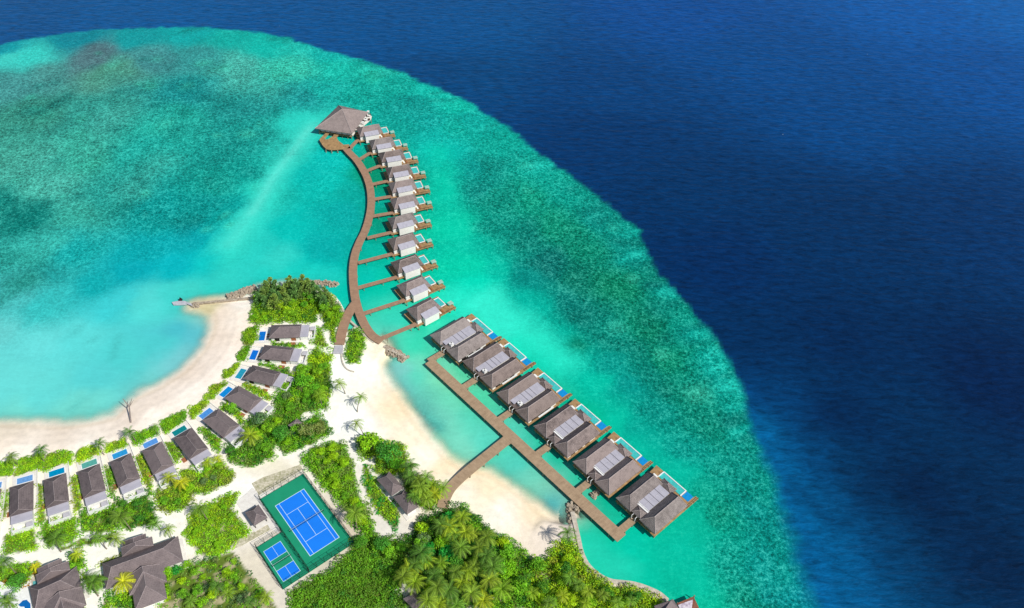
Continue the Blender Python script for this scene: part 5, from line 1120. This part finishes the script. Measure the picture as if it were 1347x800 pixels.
def put_tree(key, x, y, sc, label, group, cat='tree', z=GZ-0.1):
    t, tr, used = TP[key]
    if not used:
        TP[key][2] = True; t.location = (x, y, z); t.scale = (sc,)*3; t.rotation_euler = (0, 0, rng.uniform(0, 6)); tag(t, label, cat, group); return t
    o = copy_tree(t, (x, y, z), rng.uniform(0, 6), label, sc, tr); tag(o, label, cat, group)
    if not group and 'group' in o: del o['group']
    return o
for (px, py, key, sc, lab) in [(488,586,'lime',1.75,'big round lime green tree at the right end of the central sand square'), (511,602,'dark2',1.5,'large dark green tree beside the round lime green one'), (521,612,'mid2',0.9,'mid green tree between the dark tree and the garden hut'), (541,613,'grey',0.8,'thin brownish green tree between the huts and the beach'),
   (305,536,'mid2',0.75,'round green tree beside the roof of the fourth beach villa'), (399,506,'mid2',1.2,'rounded green tree right of the upper beach villas'), (340,552,'grey',1.3,'soft grey green tree behind the fourth beach villa'), (352,563,'mid',1.0,'green tree right of the large garden palm'), (303,594,'dark',0.75,'small dark round tree near the lane behind the beach villas'),
   (398,485,'mid',0.9,'green tree just below the second beach villa rear court'), (404,566,'grey',1.4,'olive round tree right of the tiny shed'), (423,563,'grey',1.2,'olive tree at the edge of the central sand square'), (370,572,'dark2',1.0,'dark green tree left of the tiny shed'), (143,757-4,'lime',.6,'small tree left of the west wing of the large house'),
   (100,747,'mid',.85,'round green tree between the two large houses'), (24,768,'dark2',.95,'dark leafy tree above the corner pool'), (217,753,'lime2',.85,'bright green tree touching the east wing of the large house'), (230,749,'emer',.7,'vivid green tree below the east wing of the large house'), (216,775,'lime',.8,'bright green tree right of the south wing of the large house'),
   (563,722,'emer',1.0,'blue green tree at the head of the forest'), (556,710,'grey',1.1,'grey green tree beside the path end above the forest'), (582,716,'mid2',.9,'bright mid green tree among the forest palms'), (588,728,'emer',1.1,'emerald green tree in the middle of the palms'), (594,738,'emer',.9,'emerald green shrub tree just below the larger emerald one')]:
    x, y = at(px, py, 4.0); put_tree(key, x, y, sc, lab, None)
REG = [('tip_a', ['mid', 'lime', 'lime2', 'mid2', 'lime'], 6.0, (.55, .9), 'rounded green tree in the thicket on the north point', 'trees of the north point thicket'), ('east_b', ['mid', 'mid2', 'dark'], 6.5, (.55, .85), 'rounded green tree in the shrubbery behind the upper beach villas', 'trees behind the upper beach villas'),
 ('mid_a', ['mid', 'dark', 'grey', 'lime2', 'mid2'], 7.0, (.5, .8), 'rounded tree in the mixed shrubbery beside the central sand square', 'trees beside the central sand square'), ('rear_4', ['mid', 'dark'], 5.0, (.5, .7), 'small tree on the shrub island behind the eighth beach villa', 'trees behind the eighth beach villa'),
 ('rear_5', ['mid', 'grey', 'lime2'], 6.0, (.45, .7), 'small tree in the shrubbery behind the lilac and green pool villas', 'trees behind the lilac and green pool villas'), ('lawn', ['mid', 'lime'], 7.5, (.4, .6), 'low tree in the green ground west of the kiosk', 'low trees west of the kiosk'), ('scrub_w', ['grey', 'mid', 'lime', 'lime2', 'mid2'], 4.6, (.4, .75), 'low scrubby tree in the olive scrub south west of the courts', 'scrub trees south west of the courts'),
 ('court_e', ['lime2', 'lime', 'mid', 'lime2'], 5.0, (.55, .85), 'yellow green tree in the shrubbery east of the tennis court', 'trees east of the tennis court'), ('island_strip', ['mid', 'emer'], 6.0, (.35, .5), 'small green tree on the long strip between the curved paths', 'trees between the curved paths'),
 ('forest_c', ['dark', 'mid', 'dark2', 'mid2', 'emer', 'lime'], 8.0, (.7, 1.1), 'broadleaf tree among the palms of the bottom forest', 'broadleaf trees of the palm forest'), ('forest_e', ['lime2', 'lime', 'mid2', 'dark'], 5.5, (.7, 1.1), 'broad bright tree behind the right-hand beach', 'trees behind the right-hand beach'),
 ('forest_f', ['lime2', 'lime', 'mid', 'dark', 'lime'], 5.2, (.6, 1.05), 'bright green tree inside the curved sea wall', 'trees inside the curved sea wall')]
for nm, keys, s_, scr, lab, grp in REG:
    for x, y in sample_poly(BEDS[nm], s_, inset=1.5): put_tree(keys[rng.integers(len(keys))], x, y, rng.uniform(*scr), lab, grp)
wp = P(*Z14, [(80,345),(210,318),(410,350),(420,480),(300,480),(60,420)])
for x, y in sample_poly(wp, 4.6, inset=1.2): put_tree(['mid', 'dark2', 'mid2'][rng.integers(3)], x, y, rng.uniform(.6, .9), 'mid green tree along the top of the scrub right of the tennis court', 'trees right of the lower tennis court corner')

# ---- feathery trees on the tip
def make_casuarina(name):
    t = empty(name, (0, 0, 0)); H = 9.0; m = MB(); m.tube([(0, 0, -.2), (0.1, 0, H*.5), (0, .1, H*.92)], [.22, .14, .05], 5); m.build('trunk', 'bark_dark', t)
    Pn, Nn, S, Cn = [], [], [], []
    for k in range(70):
        z = rng.uniform(0.15, 0.97)*H; rad = (1-z/H)**0.8*3.0+.35; a = rng.uniform(0, 2*pi); n = 17; q = np.linspace(.15, 1, n)[:, None]
        d = np.array([cos(a), sin(a), .35]); p = np.array([0, 0, z])+q*rad*d+rng.normal(0, .16, (n, 3))
        Pn.append(p); Nn.append(np.cross(np.broadcast_to(d, (n, 3)), rng.normal(size=(n, 3)))+rng.normal(0, .2, (n, 3))); S.append(rng.uniform(.55, .95, n)); Cn.append(np.array([.21, .36, .085])*rng.uniform(.6, 1.5)*rng.uniform(.8, 1.2, (n, 1)))
    leaf_cloud('crown', np.concatenate(Pn), np.concatenate(Nn), np.concatenate(S), np.clip(np.concatenate(Cn), .004, .8), 'casu', t, aspect=.42); return t
cpx = P(*Z7, [(665,225),(690,205),(720,250),(745,215),(755,265),(790,235),(700,175),(735,165),(775,175),(815,195),(850,165),(880,195),(905,165),(935,200),(960,170),(985,200),(1010,180),(1045,215),(1075,200),(1100,230),(870,140),(930,140),(985,140),(1120,250),(1080,255),(830,225)])
cz = make_casuarina('feathery_tree'); ctr_ = snapshot(cz)
for i, (x, y) in enumerate(cpx):
    g = at(x, y, 2.5); lab = 'feathery grey green coastal tree in the stand on the north point'
    sc = rng.uniform(.75, 1.1)
    if i == 0: o = cz; o.location = (g[0], g[1], 1.0); o.scale = (sc,)*3; o['label'] = lab
    else: o = copy_tree(cz, (g[0], g[1], 1.0), rng.uniform(0, 6), lab, sc, ctr_)
    o.rotation_euler[1] = R(rng.uniform(-10, 4)); tag(o, cat='tree', group='feathery trees on the north point')

# ---- coconut palms
def make_palm(name, H, lean, nf, L_, tint, seed):
    r_ = np.random.default_rng(seed); t = empty(name, (0, 0, 0)); m = MB()
    tr = [(lean*((k/6)**2), 0.12*sin(k), H*k/6) for k in range(7)]; m.tube(tr, [.24, .2, .17, .15, .14, .13, .12], 6); m.build('trunk', 'bark', t)
    top = np.array(tr[-1]); V = []; Cn = []
    for f in range(nf):
        a = 2*pi*f/nf*1.0+r_.uniform(-.15, .15); el = r_.uniform(-0.05, 1.0) if f % 3 else r_.uniform(.7, 1.3); Lf = L_*r_.uniform(.82, 1.12); p = top.copy(); n = 11
        hd = np.array([cos(a), sin(a), 0]); sd = np.array([-sin(a), cos(a), 0]); step = Lf/n; base = tint*r_.uniform(.75, 1.3)
        pts = []
        e = el
        for k in range(n+1): pts.append(p.copy()); p = p+step*(hd*cos(e)+np.array([0, 0, sin(e)])); e -= (1.75+el*.35)/n
        for k in range(n):
            w0 = Lf*.15*math.sin(pi*min(.97, .12+.88*k/n))**.7; w1 = w0*.25; d = pts[k+1]-pts[k]; up = np.cross(sd, d/np.linalg.norm(d))
            V.append([pts[k]+sd*.05, pts[k+1]+sd*.05, pts[k+1]-sd*.05, pts[k]-sd*.05]); Cn.append(base*1.5)
            for s in (-1, 1):
                for q in (0.0, .5):
                    b0 = pts[k]+d*q; b1 = b0+d*.30; tip = b0+d*.9+s*sd*w0*1.05-abs(up)*0+np.array([0, 0, -w0*.38]); V.append([b0, b1, tip+d*.1, tip]); Cn.append(base*r_.uniform(.8, 1.2))
    V = np.array(V); n = len(V); me = bpy.data.meshes.new('crown'); me.vertices.add(n*4); me.vertices.foreach_set('co', V.astype(np.float32).ravel()); me.loops.add(n*4); me.loops.foreach_set('vertex_index', np.arange(n*4, dtype=np.int32)); me.polygons.add(n)
    me.polygons.foreach_set('loop_start', (np.arange(n)*4).astype(np.int32)); me.polygons.foreach_set('loop_total', np.full(n, 4, np.int32)); me.update(calc_edges=True)
    c = np.ones((n, 4, 4), np.float32); c[:, :, :3] = np.array(Cn)[:, None, :]; a_ = me.attributes.new('Col', 'FLOAT_COLOR', 'CORNER'); a_.data.foreach_set('color', np.clip(c, 0, .9).ravel())
    me.materials.append(M['palm']); o = bpy.data.objects.new('crown', me); C.objects.link(o); o.parent = t
    for k in range(5): mm = MB(); a = k*1.25; mm.tube([(top[0]+.22*cos(a), .22*sin(a), top[2]-.35), (top[0]+.25*cos(a), .25*sin(a), top[2]-.05)], [.1, .12], 5); mm.build('coconut', 'bark', t)
    return t
PT = [np.array([.20, .33, .03]), np.array([.14, .255, .028]), np.array([.28, .39, .02]), np.array([.50, .52, .02])]
PP = []
for i, (H, le, nf, L_, ti) in enumerate([(7.5, .8, 15, 4.2, PT[0]), (8.5, 1.2, 16, 4.5, PT[1]), (6.5, .4, 15, 4.3, PT[2]), (5.0, .2, 17, 4.2, PT[3]), (7.0, 1.6, 14, 3.6, PT[0])]):
    p = make_palm('coconut_palm', H, le, nf, L_, ti, 100+i); p.location = (0, 0, -900); PP.append([p, snapshot(p), False, H, le])
def put_palm(k, px, py, sc, label, group, base=None):
    p, tr, used, H, le = PP[k]
    if base is None: rz = rng.uniform(0, 6.28); top = np.array(at(px, py, H*sc+GZ)); loc = top-np.array([cos(rz), sin(rz)])*le*sc
    else:
        loc = np.array(at(*base, GZ)); top = np.array(at(px, py, H*sc+GZ)); d = top-loc; rz = math.atan2(d[1], d[0])
    if not used: PP[k][2] = True; o = p; o.location = (loc[0], loc[1], GZ-.1); o.rotation_euler = (0, 0, rz); o.scale = (sc,)*3
    else: o = copy_tree(p, (loc[0], loc[1], GZ-.1), rz, label, sc, tr)
    tag(o, label, 'palm', group)
    if base is not None:
        dd = float(np.linalg.norm(top-loc))-le*sc; o.rotation_euler[1] = math.atan2(max(min(dd, 4), -2), H*sc)
    return o
put_palm(4, 446, 504, .95, 'lone coconut palm on the central sand, uppermost of the three', None, (454,518)); put_palm(4, 474, 521, .95, 'lone coconut palm on the central sand, middle of the three', None, (470,542)); put_palm(4, 467, 553, 1.0, 'lone coconut palm on the central sand, lowest of the three by the lime tree', None, (482,577))
NP = [(329,573,2,'large spreading palm behind the fourth and fifth beach villas',1.15),(420,520,2,'yellow green palm at the upper edge of the central sand square',.9),(170,568,1,'palm at the hedge gap below the bare forked tree',.75),(131,583,1,'palm rising from the hedge in front of the eighth villa',.7),(53,592,1,'palm in the beach hedge left of the deep turquoise pool',.75),(14,601,1,'dark palm in the beach hedge at the far left',.75),
 (203,561,4,'thin palm in the hedge in front of the lilac pool',.6),(73,708,1,'palm over the lane behind the deep turquoise pool villa',1.0),(131,706,0,'palm left of a slimmer one beside the sandy lane',.9),(152,708,4,'slim palm leaning over the sandy lane above the large house',1.0),(157,679,1,'palm behind the eighth beach villa',1.05),(204,688,4,'slim palm on the lane near the east wing of the large house',.95),
 (221,696,4,'sparse palm above the east wing of the large house',.8),(5,738,1,'palm at the left edge below the lane',.9),(46,745,3,'small golden palm in the lower left garden',.6),(122,765,1,'palm between the two large houses',1.1),(162,765,3,'golden yellow palm standing over the roof of the large house',1.15),(101,728,3,'golden palm at the lane corner above the corner house',.75),
 (262,668,1,'palm beside the lane west of the kiosk',.85),(467,675,0,'large palm at the right side of the tennis court',1.2),(273,607,3,'golden palm behind the dark green pool villa',.7),(238,634,3,'yellow palm behind the lilac pool villa',.85),(223,628,2,'palm close behind the lilac pool villa roof',.8),(286,603,3,'yellow green palm beside the small dark round tree',.6),
 (10,792,1,'palm at the bottom left corner by the blue pool',.8),(582,642,2,'palm leaning towards the beach link pier',.95),(746,700,1,'palm leaning onto the sand beside the curved sea wall',.9)]
for (x, y, k, l, s) in NP: put_palm(k, x, y, s, l, None)
for (x, y) in [(540,626),(553,640),(569,637),(545,652),(561,656),(538,613),(561,627),(550,630),(572,650),(555,648)]: put_palm(rng.integers(0, 3), x, y, rng.uniform(.8, 1.0), 'coconut palm in the grove between the huts and the beach link pier', 'palms of the grove by the huts')
for (x, y) in [(554,726),(538,748),(571,756),(590,776),(608,680),(624,702),(606,720),(590,694),(624,744),(640,730),(562,790),(612,700),(644,762),(607,766),(546,766),(580,742),(630,720),(560,738),(598,752),(620,780),(575,772),(640,706),(596,702),(648,745),(530,758),(616,752),(578,795),(636,790),(600,796),(580,690),(660,775),(545,742)]:
    put_palm(rng.integers(0, 3), x, y, rng.uniform(.85, 1.15), 'coconut palm in the dense forest at the bottom of the view', 'palms of the bottom forest')
for (x, y) in [(760,768),(774,778),(740,784),(792,782),(770,794),(812,792),(722,792),(750,760),(700,780),(830,790)]: put_palm(rng.integers(0, 3), x, y, rng.uniform(.6, .85), 'young palm among the bright trees inside the curved sea wall', 'young palms inside the curved sea wall')
for (x, y) in [(250,790),(300,780),(330,790),(285,770),(350,785)]: put_palm(rng.integers(0, 3), x, y, rng.uniform(.6, .85), 'low palm in the olive scrub south west of the courts', 'palms in the scrub south west of the courts')
for d, used in [(t, u) for t, _, u in TP.values()]+[(p[0], p[2]) for p in PP]:
    if not used:
        for ch in kids(d): bpy.data.objects.remove(ch)
        bpy.data.objects.remove(d)

# ================================================================= CAMERA, SUN, SKY
cam = bpy.data.cameras.new('camera'); co = bpy.data.objects.new('camera', cam); C.objects.link(co); scene.camera = co
cam.sensor_fit = 'HORIZONTAL'; cam.sensor_width = 36; cam.lens = F/PW*36; cam.clip_end = 30000; cam.clip_start = 1
from mathutils import Matrix
right = np.array([1., 0, 0]); up = np.array([0, sin(PITCH), cos(PITCH)]); back = -np.array([0, cos(PITCH), -sin(PITCH)])
r2 = cos(ROLL)*right + sin(ROLL)*up; u2 = -sin(ROLL)*right + cos(ROLL)*up
co.matrix_world = Matrix(((r2[0], u2[0], back[0], 0), (r2[1], u2[1], back[1], 0), (r2[2], u2[2], back[2], HCAM), (0, 0, 0, 1)))
SUN_EL = R(47); sdir = np.array([1.0, -0.72]); sdir /= np.linalg.norm(sdir)
sl = bpy.data.lights.new('sun', 'SUN'); sl.energy = 4.4; sl.angle = R(0.5); sl.color = (1.0, 0.965, 0.90); so = bpy.data.objects.new('sun', sl); C.objects.link(so)
from mathutils import Vector
so.rotation_euler = Vector((sdir[0]*cos(SUN_EL), sdir[1]*cos(SUN_EL), sin(SUN_EL))).to_track_quat('Z', 'Y').to_euler()
w = bpy.data.worlds.new('World'); scene.world = w; w.use_nodes = True; nt = w.node_tree; bg = nt.nodes['Background']
sky = nt.nodes.new('ShaderNodeTexSky'); sky.sky_type = 'NISHITA'; sky.sun_disc = False; sky.sun_elevation = SUN_EL; sky.sun_rotation = math.atan2(sdir[0], sdir[1]); sky.altitude = 200
nt.links.new(sky.outputs[0], bg.inputs[0]); bg.inputs[1].default_value = 0.09
scene.view_settings.view_transform = 'Standard'; scene.view_settings.look = 'None'; scene.view_settings.exposure = 0; scene.view_settings.gamma = 1
scene.cycles.max_bounces = 6; scene.cycles.transparent_max_bounces = 8
